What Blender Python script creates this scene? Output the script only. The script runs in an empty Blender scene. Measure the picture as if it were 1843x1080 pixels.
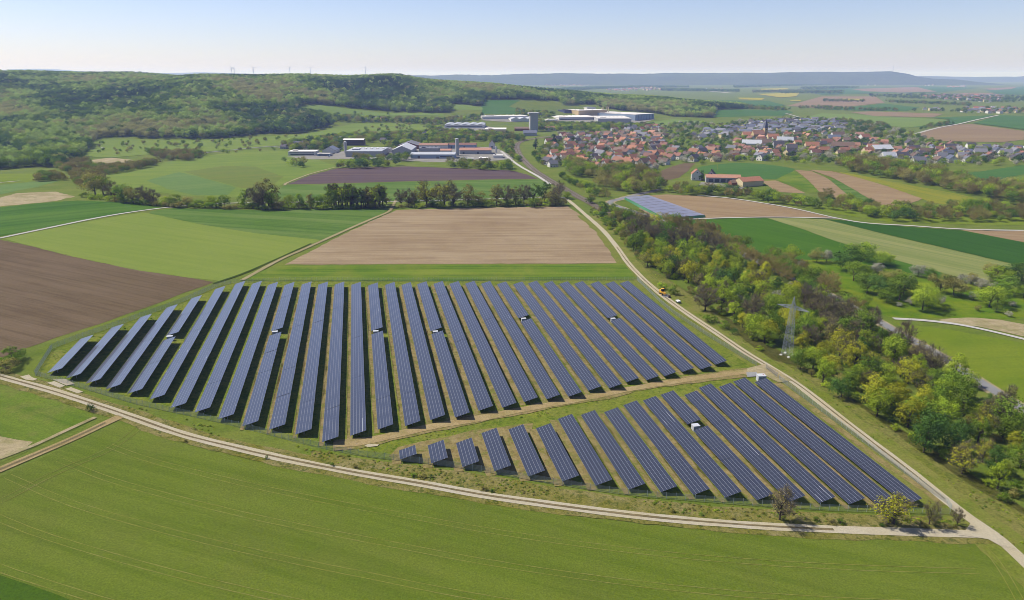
import bpy, bmesh, math, random
import numpy as np
from mathutils import Vector, Matrix

random.seed(7)
RNG = np.random.default_rng(11)
SC = bpy.context.scene
COL = SC.collection

# ------------------------------------------------------------------ camera
FPX, IMW, IMH = 1250.0, 1843.0, 1080.0
CAM_Z, PITCH = 110.0, math.radians(17.91)
cd = bpy.data.cameras.new('camera')
cam = bpy.data.objects.new('camera', cd)
COL.objects.link(cam)
cd.sensor_width = 36.0
cd.lens = 36.0 * FPX / IMW
cd.clip_start, cd.clip_end = 1.0, 80000.0
cam.location = (0, 0, CAM_Z)
cam.rotation_euler = (math.pi / 2 - PITCH, 0, 0)
SC.camera = cam

# ------------------------------------------------------------------ sky, sun, exposure
SUN_AZ, SUN_EL = math.radians(-72.0), math.radians(52.0)      # azimuth measured from +Y towards +X
world = bpy.data.worlds.new('World')
SC.world = world
world.use_nodes = True
wn = world.node_tree
bg = wn.nodes['Background']
sky = wn.nodes.new('ShaderNodeTexSky')
sky.sky_type = 'NISHITA'
sky.sun_disc = False
sky.sun_elevation = SUN_EL
sky.sun_rotation = SUN_AZ
sky.altitude = 450
sky.air_density, sky.dust_density, sky.ozone_density = 1.0, 0.6, 2.2
wb_ = wn.nodes.new('ShaderNodeMix'); wb_.data_type = 'RGBA'; wb_.blend_type = 'MULTIPLY'
wb_.inputs[0].default_value = 1.0
wb_.inputs[7].default_value = (0.98, 0.93, 1.11, 1)            # daylight white balance of the whole sky
wn.links.new(sky.outputs[0], wb_.inputs[6])
wn.links.new(wb_.outputs[2], bg.inputs[0])
bg.inputs[1].default_value = 0.083
sd = bpy.data.lights.new('sun', 'SUN')
sd.energy, sd.angle, sd.color = 5.0, math.radians(0.53), (1.0, 0.955, 0.88)
sun = bpy.data.objects.new('sun', sd)
COL.objects.link(sun)
SUND = Vector((math.sin(SUN_AZ) * math.cos(SUN_EL), math.cos(SUN_AZ) * math.cos(SUN_EL), math.sin(SUN_EL)))
sun.rotation_euler = SUND.to_track_quat('Z', 'Y').to_euler()
sun.location = SUND * 900
SC.view_settings.view_transform = 'Standard'
SC.view_settings.look = 'None'
SC.view_settings.gamma = 1.0
SC.view_settings.use_curve_mapping = False
SC.view_settings.exposure = 0.6
cy = SC.cycles
cy.use_denoising = True
cy.filter_width = 0.85
cy.max_bounces, cy.diffuse_bounces, cy.glossy_bounces = 6, 3, 3
cy.transmission_bounces, cy.transparent_max_bounces, cy.volume_bounces = 4, 8, 1
cy.caustics_reflective = cy.caustics_refractive = False
HAZE_DENSITY = 7.8e-5

# ------------------------------------------------------------------ terrain
def sstep(a, b, v):
    t = np.clip((np.asarray(v, float) - a) / (b - a), 0, 1)
    return t * t * (3 - 2 * t)

def terrain(x, y):
    x = np.asarray(x, float); y = np.asarray(y, float)
    d = np.clip(np.abs(x) - 230, 0, 200)
    sx = np.sign(x) * (np.minimum(np.abs(x), 230) + d - d * d / 400)
    z = (-0.054 * sx + 0.01 * y) * (1 - sstep(450, 950, y)) * sstep(-600, -100, y)
    # wooded hill on the left, falling away to the right
    y0 = np.interp(x, [-1800, -900, -650, -400, 0, 500], [720, 860, 1060, 1430, 1650, 1850])
    amp = np.interp(x, [-1700, -1100, -812, -565, -390, -318, -213, -37, 139, 315, 491, 580, 860],
                    [106, 101, 96, 94, 103, 92, 82, 66, 50, 38, 31, 20, 0])
    prof = sstep(0, 1, (y - y0) / (2280 - y0)) * (1 - sstep(2700, 4200, y))
    spur = np.sin(x / 120.0 + 0.8 * np.sin(y / 260.0) + 1.0) * 9 + np.sin(x / 47.0 + y / 150.0) * 3.0
    z = z + amp * prof + spur * np.clip(prof * (1.15 - prof) * 3.2, 0, 1) * (amp / 100.0)
    # gentle rise under the strip fields on the right
    z = z + 7.0 * np.exp(-(((x - 330) / 130.0) ** 2 + ((y - 820) / 110.0) ** 2))
    return z

CP, SP = math.cos(PITCH), math.sin(PITCH)

def ray(px, py):
    X = (np.asarray(px, float) - IMW / 2) / FPX
    Y = -(np.asarray(py, float) - IMH / 2) / FPX
    return np.stack([X, CP + Y * SP, -SP + Y * CP], -1)

def G(px, py, lift=0.0):
    """ground point(s) seen at these photograph coordinates (real terrain intersection)"""
    d = ray(np.atleast_1d(px), np.atleast_1d(py))
    ts = np.concatenate([np.arange(60, 3200, 8.0), np.geomspace(3200, 40000, 160)])
    P = d[:, None, :] * ts[None, :, None]
    f = CAM_Z + P[..., 2] - terrain(P[..., 0], P[..., 1]) - lift
    hit = f < 0
    k = np.where(hit.any(1), hit.argmax(1), len(ts) - 1)
    k = np.maximum(k, 1)
    lo, hi = ts[k - 1], ts[k]
    for _ in range(28):
        m = (lo + hi) / 2
        p = d * m[:, None]
        below = CAM_Z + p[:, 2] - terrain(p[:, 0], p[:, 1]) - lift < 0
        hi = np.where(below, m, hi); lo = np.where(below, lo, m)
    p = d * hi[:, None]
    p[:, 2] += CAM_Z
    return p

def proj(x, y, z):
    zz = z - CAM_Z
    dep = y * CP - zz * SP
    up = y * SP + zz * CP
    dep = np.where(dep > 1, dep, 1)
    return IMW / 2 + FPX * x / dep, IMH / 2 - FPX * up / dep, dep

def inside(px, py, poly):
    poly = np.asarray(poly, float)
    r = np.zeros(np.shape(px), bool)
    j = len(poly) - 1
    for i in range(len(poly)):
        xi, yi = poly[i]; xj, yj = poly[j]
        if yi != yj:
            c = ((yi > py) != (yj > py)) & (px < (xj - xi) * (py - yi) / (yj - yi) + xi)
            r ^= c
        j = i
    return r

# ------------------------------------------------------------------ object helpers
def obj(name, mesh, mat=None, parent=None, loc=None):
    o = bpy.data.objects.new(name, mesh)
    COL.objects.link(o)
    if mat is not None and mesh is not None and not mesh.materials:
        for m in (mat if isinstance(mat, (list, tuple)) else [mat]):
            mesh.materials.append(m)
    if parent is not None:
        o.parent = parent
    if loc is not None:
        o.location = loc
    return o

def tag(o, label, cat, group=None):
    o['label'] = label; o['category'] = cat
    if group: o['group'] = group
    return o

def thing(name, label, cat, loc=(0, 0, 0), rz=0.0, group=None):
    o = bpy.data.objects.new(name, None)
    COL.objects.link(o)
    o.empty_display_size = 0.5
    o.location = loc
    o.rotation_euler = (0, 0, rz)
    return tag(o, label, cat, group)

def struct(o, kind='structure'):
    o['kind'] = kind
    return o

def mesh_from(name, verts, faces, mats=None, fmat=None, smooth=False):
    me = bpy.data.meshes.new(name)
    me.from_pydata([tuple(map(float, v)) for v in verts], [], [tuple(map(int, f)) for f in faces])
    for m in (mats or []):
        me.materials.append(m)
    if fmat is not None:
        me.polygons.foreach_set('material_index', np.asarray(fmat, np.int32))
    if smooth:
        me.polygons.foreach_set('use_smooth', np.ones(len(me.polygons), bool))
    me.update()
    return me

class MB:
    """collects shapes of one part"""
    def __init__(s): s.v = []; s.f = []; s.m = []
    def add(s, vs, fs, mi=0):
        b = len(s.v)
        s.v += [tuple(v) for v in vs]
        s.f += [tuple(b + i for i in f) for f in fs]
        s.m += [mi] * len(fs)
    def box(s, x0, x1, y0, y1, z0, z1, mi=0):
        s.add([(x0, y0, z0), (x1, y0, z0), (x1, y1, z0), (x0, y1, z0), (x0, y0, z1), (x1, y0, z1), (x1, y1, z1), (x0, y1, z1)],
              [(0, 3, 2, 1), (4, 5, 6, 7), (0, 1, 5, 4), (1, 2, 6, 5), (2, 3, 7, 6), (3, 0, 4, 7)], mi)
    def tube(s, a, b, ra, rb, n=5, mi=0, cap=False):
        a = Vector(a); b = Vector(b); d = b - a
        if d.length < 1e-6: return
        d.normalize()
        u = d.orthogonal().normalized(); w = d.cross(u)
        vs = []
        for p, r in ((a, ra), (b, rb)):
            for k in range(n):
                t = 2 * math.pi * k / n
                vs.append(p + u * (r * math.cos(t)) + w * (r * math.sin(t)))
        fs = [(k, (k + 1) % n, n + (k + 1) % n, n + k) for k in range(n)]
        if cap: fs += [tuple(range(n))[::-1], tuple(range(n, 2 * n))]
        s.add(vs, fs, mi)
    def mesh(s, name, mats=None, smooth=False):
        return mesh_from(name, s.v, s.f, mats, s.m, smooth)

# ------------------------------------------------------------------ materials
def lin(h):
    h = h.lstrip('#')
    c = [int(h[i:i + 2], 16) / 255 for i in (0, 2, 4)]
    return [v / 12.92 if v <= 0.04045 else ((v + 0.055) / 1.055) ** 2.4 for v in c]

ALB = 0.40
def C(h, k=None):
    k = ALB if k is None else k * 0.57
    r, g, b = lin(h)
    if g > r and g > b: return (min(0.9, r * k * 1.20), min(0.9, g * k * 1.07), min(0.9, b * k * 0.70), 1.0)
    if r >= g >= b and (r - b) / (r + 1e-6) > 0.25: return (min(0.9, r * k * 1.04), min(0.9, g * k), min(0.9, b * k * 0.8), 1.0)
    return tuple(min(0.9, v * k) for v in lin(h)) + (1.0,)

class NT:
    def __init__(s, name):
        s.mat = bpy.data.materials.new(name)
        s.mat.use_nodes = True
        s.t = s.mat.node_tree
        s.b = s.t.nodes['Principled BSDF']
        s.out = s.t.nodes['Material Output']
    def n(s, typ, **kw):
        nd = s.t.nodes.new(typ)
        for k, v in kw.items(): setattr(nd, k, v)
        return nd
    def l(s, a, b): s.t.links.new(a, b)
    def noise(s, vec, scale, detail=3, rough=0.55, dist=0.0):
        nd = s.n('ShaderNodeTexNoise')
        nd.inputs['Scale'].default_value = scale
        nd.inputs['Detail'].default_value = detail
        nd.inputs['Roughness'].default_value = rough
        nd.inputs['Distortion'].default_value = dist
        s.l(vec, nd.inputs['Vector'])
        return nd.outputs['Fac']
    def ramp(s, fac, a, b, ca=(0, 0, 0, 1), cb=(1, 1, 1, 1)):
        nd = s.n('ShaderNodeValToRGB')
        e = nd.color_ramp.elements
        e[0].position, e[0].color = a, ca
        e[1].position, e[1].color = b, cb
        s.l(fac, nd.inputs[0])
        return nd.outputs[0]
    def mix(s, fac, a, b, blend='MIX'):
        nd = s.n('ShaderNodeMix', data_type='RGBA', blend_type=blend)
        for sock, v in ((nd.inputs[0], fac), (nd.inputs[6], a), (nd.inputs[7], b)):
            if isinstance(v, (int, float)): sock.default_value = v
            elif isinstance(v, tuple): sock.default_value = v
            else: s.l(v, sock)
        return nd.outputs[2]
    def math(s, op, a, b=0.0):
        nd = s.n('ShaderNodeMath', operation=op)
        for sock, v in zip(nd.inputs, (a, b)):
            if isinstance(v, (int, float)): sock.default_value = v
            else: s.l(v, sock)
        return nd.outputs[0]
    def pos(s): return s.n('ShaderNodeNewGeometry').outputs['Position']
    def rot(s, vec, ang, sc):
        m = s.n('ShaderNodeVectorRotate', rotation_type='Z_AXIS')
        m.inputs['Angle'].default_value = -ang
        s.l(vec, m.inputs['Vector'])
        k = s.n('ShaderNodeVectorMath', operation='MULTIPLY')
        k.inputs[1].default_value = sc
        s.l(m.outputs[0], k.inputs[0])
        return k.outputs[0]
    def bump(s, h, strength, dist):
        nd = s.n('ShaderNodeBump')
        nd.inputs['Strength'].default_value = strength
        nd.inputs['Distance'].default_value = dist
        s.l(h, nd.inputs['Height'])
        s.l(nd.outputs[0], s.b.inputs['Normal'])

def field_mat(name, base, dark, light, ang=0.0, stripe=3.0, s_amt=0.35, patch=40.0, p_amt=0.5, fine=0.5, f_amt=0.5,
              tint=None, t_amt=0.0, t_scale=60.0, bump=0.25, clump=0.0, c_scale=1.6, c_col=None):
    """crop or soil: working stripes along ang (radians from +X), broad patches, fine grain"""
    t = NT(name)
    P = t.pos()
    big = t.noise(P, 1 / patch, 3, 0.6)
    col = t.mix(t.math('MULTIPLY', t.ramp(big, 0.35, 0.68), p_amt), base, light)
    big2 = t.noise(P, 1 / (patch * 0.37), 3, 0.6)
    col = t.mix(t.math('MULTIPLY', t.ramp(big2, 0.5, 0.72), p_amt * 0.7), col, dark)
    if s_amt > 0:
        v = t.rot(P, ang, (0.012 / stripe * 3, 1 / stripe, 0.0))
        st = t.noise(v, 1.0, 5, 0.68)
        col = t.mix(t.math('MULTIPLY', t.ramp(st, 0.46, 0.58), min(1.0, s_amt * 1.5)), col, dark)
        v2 = t.rot(P, ang, (0.02 / stripe, 0.31 / stripe, 0.0))
        st2 = t.noise(v2, 1.0, 3, 0.6)
        col = t.mix(t.math('MULTIPLY', t.ramp(st2, 0.48, 0.62), min(1.0, s_amt * 1.4)), col, light)
    if tint is not None:
        tn = t.noise(P, 1 / t_scale, 4, 0.65, 0.4)
        col = t.mix(t.math('MULTIPLY', t.ramp(tn, 0.48, 0.62), t_amt), col, tint)
    if clump > 0:
        cn = t.noise(P, 1 / c_scale, 4, 0.7, 0.3)
        col = t.mix(t.math('MULTIPLY', t.ramp(cn, 0.5, 0.6), clump), col, c_col or dark)
        cn2 = t.noise(P, 1 / (c_scale * 2.7), 4, 0.7, 0.3)
        col = t.mix(t.math('MULTIPLY', t.ramp(cn2, 0.52, 0.62), clump * 0.8), col, light)
    fn = t.noise(P, 1 / fine, 4, 0.7)
    col = t.mix(f_amt, col, t.ramp(fn, 0.25, 0.75, (0.45, 0.45, 0.45, 1), (1.5, 1.5, 1.5, 1)), 'MULTIPLY')
    t.l(col, t.b.inputs['Base Color'])
    t.b.inputs['Roughness'].default_value = 0.92
    t.b.inputs['Specular IOR Level'].default_value = 0.03
    if bump: t.bump(fn, bump, 0.3)
    return t.mat

def plain_mat(name, col, rough=0.7, metal=0.0, var=0.18, scale=0.6, spec=0.4):
    t = NT(name)
    n = t.noise(t.n('ShaderNodeTexCoord').outputs['Object'], scale, 4, 0.65)
    c2 = tuple(v * (1 - var) for v in col[:3]) + (1,)
    t.l(t.mix(t.ramp(n, 0.3, 0.7), c2, col), t.b.inputs['Base Color'])
    t.b.inputs['Roughness'].default_value = rough
    t.b.inputs['Metallic'].default_value = metal
    t.b.inputs['Specular IOR Level'].default_value = spec
    return t.mat

def leaf_mat(name, a, b, trans=0.35, yellow=None, ova=0.35):
    t = NT(name)
    oi = t.n('ShaderNodeObjectInfo')
    P = t.n('ShaderNodeTexCoord').outputs['Object']
    n = t.noise(P, 0.55, 3, 0.6)
    col = t.mix(t.ramp(n, 0.3, 0.7), a, b)
    n2 = t.noise(P, 3.2, 2, 0.6)
    col = t.mix(0.55, col, t.ramp(n2, 0.25, 0.75, (0.5, 0.5, 0.5, 1), (1.45, 1.45, 1.45, 1)), 'MULTIPLY')
    r = oi.outputs['Random']
    col = t.mix(t.math('MULTIPLY', r, ova), col, yellow or b)
    r2 = t.math('FRACT', t.math('MULTIPLY', r, 17.3))
    br = t.ramp(r2, 0.0, 1.0, (0.72, 0.72, 0.72, 1), (1.25, 1.25, 1.25, 1))
    col = t.mix(1.0, col, br, 'MULTIPLY')
    d = t.n('ShaderNodeBsdfDiffuse'); tr = t.n('ShaderNodeBsdfTranslucent')
    t.l(col, d.inputs[0]); t.l(col, tr.inputs[0])
    ms = t.n('ShaderNodeMixShader')
    ms.inputs[0].default_value = trans
    t.l(d.outputs[0], ms.inputs[1]); t.l(tr.outputs[0], ms.inputs[2])
    t.l(ms.outputs[0], t.out.inputs['Surface'])
    return t.mat

# ------------------------------------------------------------------ ground and draped sheets
def axis(segs):
    out = []
    for a, b, st in segs:
        out += list(np.arange(a, b, st))
    out.append(segs[-1][1])
    return np.array(out, float)

def grid_mesh(name, xs, ys, zf):
    X, Y = np.meshgrid(xs, ys)
    Z = zf(X, Y)
    V = np.stack([X.ravel(), Y.ravel(), Z.ravel()], -1)
    nx, ny = len(xs), len(ys)
    i = np.arange(ny - 1)[:, None] * nx + np.arange(nx - 1)[None, :]
    F = np.stack([i, i + 1, i + nx + 1, i + nx], -1).reshape(-1, 4)
    me = bpy.data.meshes.new(name)
    me.from_pydata(V.tolist(), [], F.tolist())
    me.polygons.foreach_set('use_smooth', np.ones(len(me.polygons), bool))
    me.update()
    return me

def catmull(P, step):
    P = np.asarray(P, float)
    if len(P) == 2:
        n = max(2, int(np.linalg.norm(P[1] - P[0]) / step) + 1)
        return P[0] + (P[1] - P[0]) * np.linspace(0, 1, n)[:, None]
    Q = np.vstack([2 * P[0] - P[1], P, 2 * P[-1] - P[-2]])
    out = []
    for i in range(1, len(Q) - 2):
        p0, p1, p2, p3 = Q[i - 1:i + 3]
        n = max(2, int(np.linalg.norm(p2 - p1) / step))
        t = (np.arange(n) / n)[:, None]
        out.append(0.5 * ((2 * p1) + (p2 - p0) * t + (2 * p0 - 5 * p1 + 4 * p2 - p3) * t ** 2 + (3 * p1 - p0 - 3 * p2 + p3) * t ** 3))
    out.append(Q[-2][None])
    return np.vstack(out)

def px_xy(pts):
    pts = np.asarray(pts, float)
    return G(pts[:, 0], pts[:, 1])[:, :2]

def ang_px(a, b):
    p = px_xy([a, b])
    d = p[1] - p[0]
    return math.atan2(d[1], d[0])

def sheet(name, xy, mat, lift, maxe=24.0, jit=0.3, parent=None):
    """flat polygon (ground plan xy) draped on the terrain"""
    xy = np.asarray(xy, float)
    pts = []
    n = len(xy)
    span = np.ptp(xy, 0).max()
    stp = max(5.0, span / 60)
    for i in range(n):
        a, b = xy[i], xy[(i + 1) % n]
        m = max(1, int(np.linalg.norm(b - a) / stp))
        for k in range(m):
            p = a + (b - a) * k / m
            if k: p = p + RNG.normal(0, jit, 2)
            pts.append(p)
    bm = bmesh.new()
    vs = [bm.verts.new((p[0], p[1], 0)) for p in pts]
    bm.faces.new(vs)
    bmesh.ops.triangulate(bm, faces=bm.faces[:], ngon_method='EAR_CLIP')
    maxe = max(maxe, span / 45)
    for _ in range(9):
        es = [e for e in bm.edges if e.calc_length() > maxe]
        if not es: break
        bmesh.ops.subdivide_edges(bm, edges=es, cuts=1)
        bmesh.ops.triangulate(bm, faces=[f for f in bm.faces if len(f.verts) > 3])
    co = np.array([v.co for v in bm.verts])
    z = terrain(co[:, 0], co[:, 1]) + lift
    for v, zz in zip(bm.verts, z): v.co.z = zz
    bm.normal_update()
    if sum(f.normal.z for f in bm.faces) < 0:
        bmesh.ops.reverse_faces(bm, faces=bm.faces[:])
    me = bpy.data.meshes.new(name)
    bm.to_mesh(me); bm.free()
    o = obj(name, me, mat, parent)
    if parent is None: struct(o)
    return o

def field(name, pix, mat, layer=1, jit=0.3):
    p = px_xy(pix)
    far = np.abs(p[:, 1]).max()
    return sheet(name, p, mat, 0.07 * layer + (0.25 if far > 1500 else 0), jit=jit)

def ribbon_xy(name, xy, width, mat, lift, step=3.0, wj=0.06, parent=None, close=False):
    c = catmull(np.asarray(xy, float), step)
    d = np.gradient(c, axis=0)
    d /= np.linalg.norm(d, axis=1)[:, None] + 1e-9
    nrm = np.stack([-d[:, 1], d[:, 0]], -1)
    n = len(c)
    w1 = width / 2 * (1 + np.convolve(RNG.normal(0, wj * 2, n + 4), np.ones(5) / 5, 'valid'))
    w2 = width / 2 * (1 + np.convolve(RNG.normal(0, wj * 2, n + 4), np.ones(5) / 5, 'valid'))
    L = c + nrm * w1[:, None]; R = c - nrm * w2[:, None]
    M = c
    V = np.vstack([L, M, R])
    V = np.column_stack([V, terrain(V[:, 0], V[:, 1]) + lift])
    F = []
    for i in range(n - 1):
        F += [(n + i, n + i + 1, i + 1, i), (2 * n + i, 2 * n + i + 1, n + i + 1, n + i)]
    me = mesh_from(name, V, F)
    o = obj(name, me, mat, parent)
    if parent is None: struct(o)
    return o

def ribbon(name, pix, width, mat, lift=0.2, **kw):
    return ribbon_xy(name, px_xy(pix), width, mat, lift, **kw)

def offset_xy(xy, d, step=4.0):
    c = catmull(np.asarray(xy, float), step)
    t = np.gradient(c, axis=0)
    t /= np.linalg.norm(t, axis=1)[:, None] + 1e-9
    return c + np.stack([-t[:, 1], t[:, 0]], -1) * d

M_ground = field_mat('meadow_ground', C('#6f8a3c'), C('#55742e'), C('#8b9a50'), 0.3, 6, 0.2, 60, 0.5, 0.8, 0.55,
                     tint=C('#9a9a60'), t_amt=0.25, t_scale=25)
gx = axis([(-40000, -8000, 4000), (-8000, -3000, 500), (-3000, -900, 50), (-900, 900, 15), (900, 3000, 50), (3000, 8000, 500), (8000, 40000, 4000)])
gy = axis([(-1500, -200, 100), (-200, 1000, 15), (1000, 3000, 40), (3000, 5000, 100), (5000, 9000, 500), (9000, 45000, 4000)])
struct(obj('ground', grid_mesh('ground', gx, gy, terrain), M_ground))

# crops and soils -----------------------------------------------------------
a_track = ang_px((240, 752), (760, 872))
m_wheat = field_mat('young_wheat', C('#6f8737'), C('#5f7a2b'), C('#7d9145'), a_track, 2.4, 0.30, 60, 0.4, 0.42, 0.6, tint=C('#837f50'), t_amt=0.14, t_scale=22)
m_brownL = field_mat('ploughed_soil', C('#80705e'), C('#6e5d4c'), C('#927f70'), ang_px((100, 470), (330, 515)), 1.6, 0.36, 70, 0.5, 0.5, 0.45, tint=C('#6e5b43'), t_amt=0.25, t_scale=90)
m_light = field_mat('light_green_crop', C('#87a254'), C('#79964a'), C('#95aa62'), ang_px((130, 462), (390, 505)), 4, 0.22, 60, 0.4, 0.7, 0.28)
m_mid = field_mat('mid_green_crop', C('#638a42'), C('#4f7835'), C('#7d9a62'), ang_px((320, 385), (640, 405)), 6, 0.5, 50, 0.5, 0.9, 0.3)
m_dark = field_mat('dark_green_crop', C('#4b7b2f'), C('#3b6a26'), C('#6a9246'), ang_px((0, 398), (200, 378)), 7, 0.4, 70, 0.4, 0.8, 0.35)
m_tan = field_mat('dry_tan_soil', C('#b8a28c'), C('#9a8472'), C('#ccb9a4'), ang_px((560, 440), (1100, 440)), 2.4, 0.38, 60, 0.6, 0.8, 0.32)
m_strip = field_mat('bright_grass_strip', C('#6a8d31'), C('#4f7a27'), C('#86a145'), ang_px((520, 492), (1080, 492)), 3.0, 0.5, 35, 0.5, 0.7, 0.4, tint=C('#9ba356'), t_amt=0.3, t_scale=30)
m_purple = field_mat('purple_brown_soil', C('#736166'), C('#655356'), C('#82706f'), ang_px((600, 318), (900, 318)), 5, 0.45, 80, 0.5, 1.0, 0.3)
m_hill = field_mat('hill_meadow', C('#7c9a49'), C('#678a41'), C('#8fa555'), 0.4, 9, 0.25, 60, 0.5, 1.2, 0.3)
m_bluegreen = field_mat('blue_green_crop', C('#6f9460'), C('#638a52'), C('#7f9c66'), 1.1, 6, 0.35, 60, 0.4, 1.2, 0.25)
m_far_green = field_mat('far_green_crop', C('#4f8048'), C('#457345'), C('#648c52'), 0.2, 12, 0.3, 120, 0.4, 3, 0.25)
m_far_lime = field_mat('far_lime_crop', C('#7d9d58'), C('#6d8f50'), C('#8aa563'), 0.1, 14, 0.25, 140, 0.4, 3, 0.25)
m_far_tan = field_mat('far_tan_soil', C('#a8927a'), C('#97816c'), C('#b5a189'), 0.05, 12, 0.35, 140, 0.4, 3, 0.25)
m_dkright = field_mat('deep_green_crop', C('#4b7a22'), C('#3f6c1e'), C('#5b862f'), ang_px((1330, 410), (1530, 450)), 5, 0.3, 60, 0.4, 0.8, 0.3)
m_dkright2 = field_mat('blue_deep_green_crop', C('#3a6826'), C('#305c22'), C('#477532'), ang_px((1604, 425), (1800, 470)), 5, 0.3, 60, 0.4, 0.8, 0.3)
m_pale = field_mat('pale_stubble', C('#8f9f70'), C('#829762'), C('#a2ac82'), ang_px((1604, 445), (1800, 485)), 4.5, 0.55, 80, 0.4, 0.8, 0.25)
m_tanR = field_mat('pale_tan_soil', C('#b39a80'), C('#a18970'), C('#c0aa90'), ang_px((1250, 370), (1450, 385)), 4, 0.4, 70, 0.5, 1, 0.25)
m_orch = field_mat('orchard_meadow', C('#638d22'), C('#4c7a1f'), C('#8b9f2c'), 0.2, 9, 0.25, 26, 0.8, 0.8, 0.45, tint=C('#a0a02c'), t_amt=0.35, t_scale=30)
m_lime = field_mat('lime_meadow', C('#78942c'), C('#6a8a2a'), C('#8a9e3c'), 0.2, 9, 0.25, 30, 0.6, 0.8, 0.45)
m_rape = field_mat('rapeseed', C('#c4bc3c'), C('#a8a83c'), C('#d6cc48'), 0, 9, 0.2, 100, 0.4, 3, 0.2)
m_yellowstrip = field_mat('yellow_green_crop', C('#8f9a3c'), C('#74904c'), C('#aaa83c'), ang_px((1604, 330), (1700, 352)), 5, 0.35, 60, 0.7, 1, 0.25)
m_bare = field_mat('bare_ground', C('#c6b89c'), C('#a8977a'), C('#dacdb6'), 0.3, 3, 0.2, 12, 0.7, 0.8, 0.5, tint=C('#7f8a4c'), t_amt=0.4, t_scale=9)
m_park = field_mat('park_meadow', C('#79903a'), C('#5f7f2c'), C('#95a050'), 0.3, 4, 0.2, 14, 0.7, 0.7, 0.6, tint=C('#a39a68'), t_amt=0.3, t_scale=11, clump=0.6, c_col=C('#4f7022'))
m_drygrass = field_mat('dry_mown_grass', C('#a89a70'), C('#86894c'), C('#bcab84'), 0.3, 3, 0.2, 6, 0.8, 0.6, 0.6, tint=C('#74883a'), t_amt=0.7, t_scale=5, clump=0.55, c_scale=1.2, c_col=C('#7d6a4c'))
m_verge = field_mat('rough_verge', C('#82853f'), C('#617030'), C('#a09a62'), 0.3, 3, 0.15, 9, 0.9, 0.55, 0.75, tint=C('#b0a480'), t_amt=0.6, t_scale=8, bump=0.5, clump=0.75, c_scale=1.5, c_col=C('#4f6326'))
m_gravel = field_mat('pale_gravel', C('#dcd2c0'), C('#c6baa6'), C('#e8e0d0'), 0.3, 3, 0.0, 12, 0.5, 0.4, 0.4)
m_white = field_mat('concrete_lane', C('#e6e0d6'), C('#d6cec2'), C('#efeae2'), 0.3, 3, 0.0, 20, 0.4, 0.5, 0.25)
m_dirt = field_mat('dirt_track', C('#c0aa84'), C('#a39068'), C('#d2c09c'), 0.3, 3, 0.0, 8, 0.7, 0.5, 0.5, tint=C('#8a9050'), t_amt=0.35, t_scale=7)
m_midstrip = field_mat('track_middle', C('#8d8068'), C('#6f6f42'), C('#a5977c'), 0.3, 3, 0.0, 7, 0.7, 0.5, 0.5)
m_asphalt = field_mat('weathered_asphalt', C('#a7a6a4'), C('#93928f'), C('#b6b4b0'), 0.3, 3, 0.0, 15, 0.4, 0.5, 0.25)
m_ballast = field_mat('rail_ballast', C('#8d8178'), C('#776b64'), C('#a0968c'), 0.3, 3, 0.0, 15, 0.5, 0.5, 0.4)
m_yard = field_mat('works_yard', C('#a8a49a'), C('#8f9078'), C('#c8c2ba'), 0.3, 3, 0.0, 30, 0.6, 2, 0.3)
m_town = field_mat('garden_ground', C('#7d8d50'), C('#667b42'), C('#9a9a78'), 0.3, 3, 0.0, 14, 0.9, 2, 0.5, tint=C('#a09a90'), t_amt=0.5, t_scale=16)

TRACK = [(-60, 660), (0, 678), (80, 700), (160, 725), (240, 752), (330, 783), (430, 808), (540, 832), (650, 853), (760, 872), (900, 896),
         (1050, 917), (1200, 934), (1350, 946), (1500, 954), (1650, 959), (1775, 963)]
MAIN = [(1022, 360), (1032, 368), (1055, 388), (1085, 415), (1110, 445), (1130, 473), (1160, 505), (1200, 538), (1245, 570), (1290, 600),
        (1340, 634), (1400, 670), (1445, 700), (1500, 743), (1570, 797), (1640, 851), (1700, 899), (1750, 937), (1790, 964), (1843, 1012), (1930, 1095)]
BRANCH = [(218, 750), (190, 762), (120, 795), (0, 846), (-120, 895)]
# near fields
field('wheat_field', [(-200, 940), (0, 858), (120, 803), (205, 762), (222, 757), (330, 798), (430, 823), (540, 847), (650, 868), (760, 887), (900, 911), (1050, 932),
      (1200, 949), (1350, 961), (1500, 969), (1650, 974), (1770, 976), (1800, 990), (1843, 1030), (1900, 1090), (2000, 1250), (900, 1400), (-200, 1300)], m_wheat, 1, 0.25)
field('dark_grass_corner', [(-200, 1010), (0, 1036), (60, 1056), (130, 1082), (200, 1130), (-200, 1250)],
      field_mat('lush_dark_grass', C('#4a6e24'), C('#3d6020'), C('#56782a'), 0.3, 4, 0.2, 20, 0.5, 0.6, 0.5), 2)
field('small_green_field', [(-160, 648), (0, 692), (80, 716), (150, 741), (172, 753), (120, 780), (0, 834), (-160, 900)],
      field_mat('small_field_crop', C('#66892f'), C('#557a28'), C('#7c9544'), ang_px((0, 715), (100, 748)), 3, 0.45, 25, 0.6, 0.6, 0.5, tint=C('#9a9460'), t_amt=0.3, t_scale=12), 1)
field('bare_patch', [(-80, 800), (0, 786), (30, 792), (60, 796), (38, 812), (0, 824), (-60, 840)], m_bare, 2, 0.5)
ribbon('dry_path', [(-40, 842), (0, 826), (60, 803), (110, 780), (158, 758), (172, 752)], 1.4, m_bare, 0.24)
field('ploughed_field', [(-400, 380), (0, 432), (60, 444), (130, 462), (250, 487), (340, 500), (384, 508), (300, 540), (200, 576), (100, 608), (40, 629), (0, 645), (-200, 690), (-500, 640)], m_brownL, 1)
field('light_green_field', [(8, 430), (130, 404), (255, 382.5), (268, 384), (350, 402), (460, 420), (577, 432), (500, 470), (450, 488), (395, 506), (340, 500), (250, 487), (130, 462), (60, 444)], m_light, 1)
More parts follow.
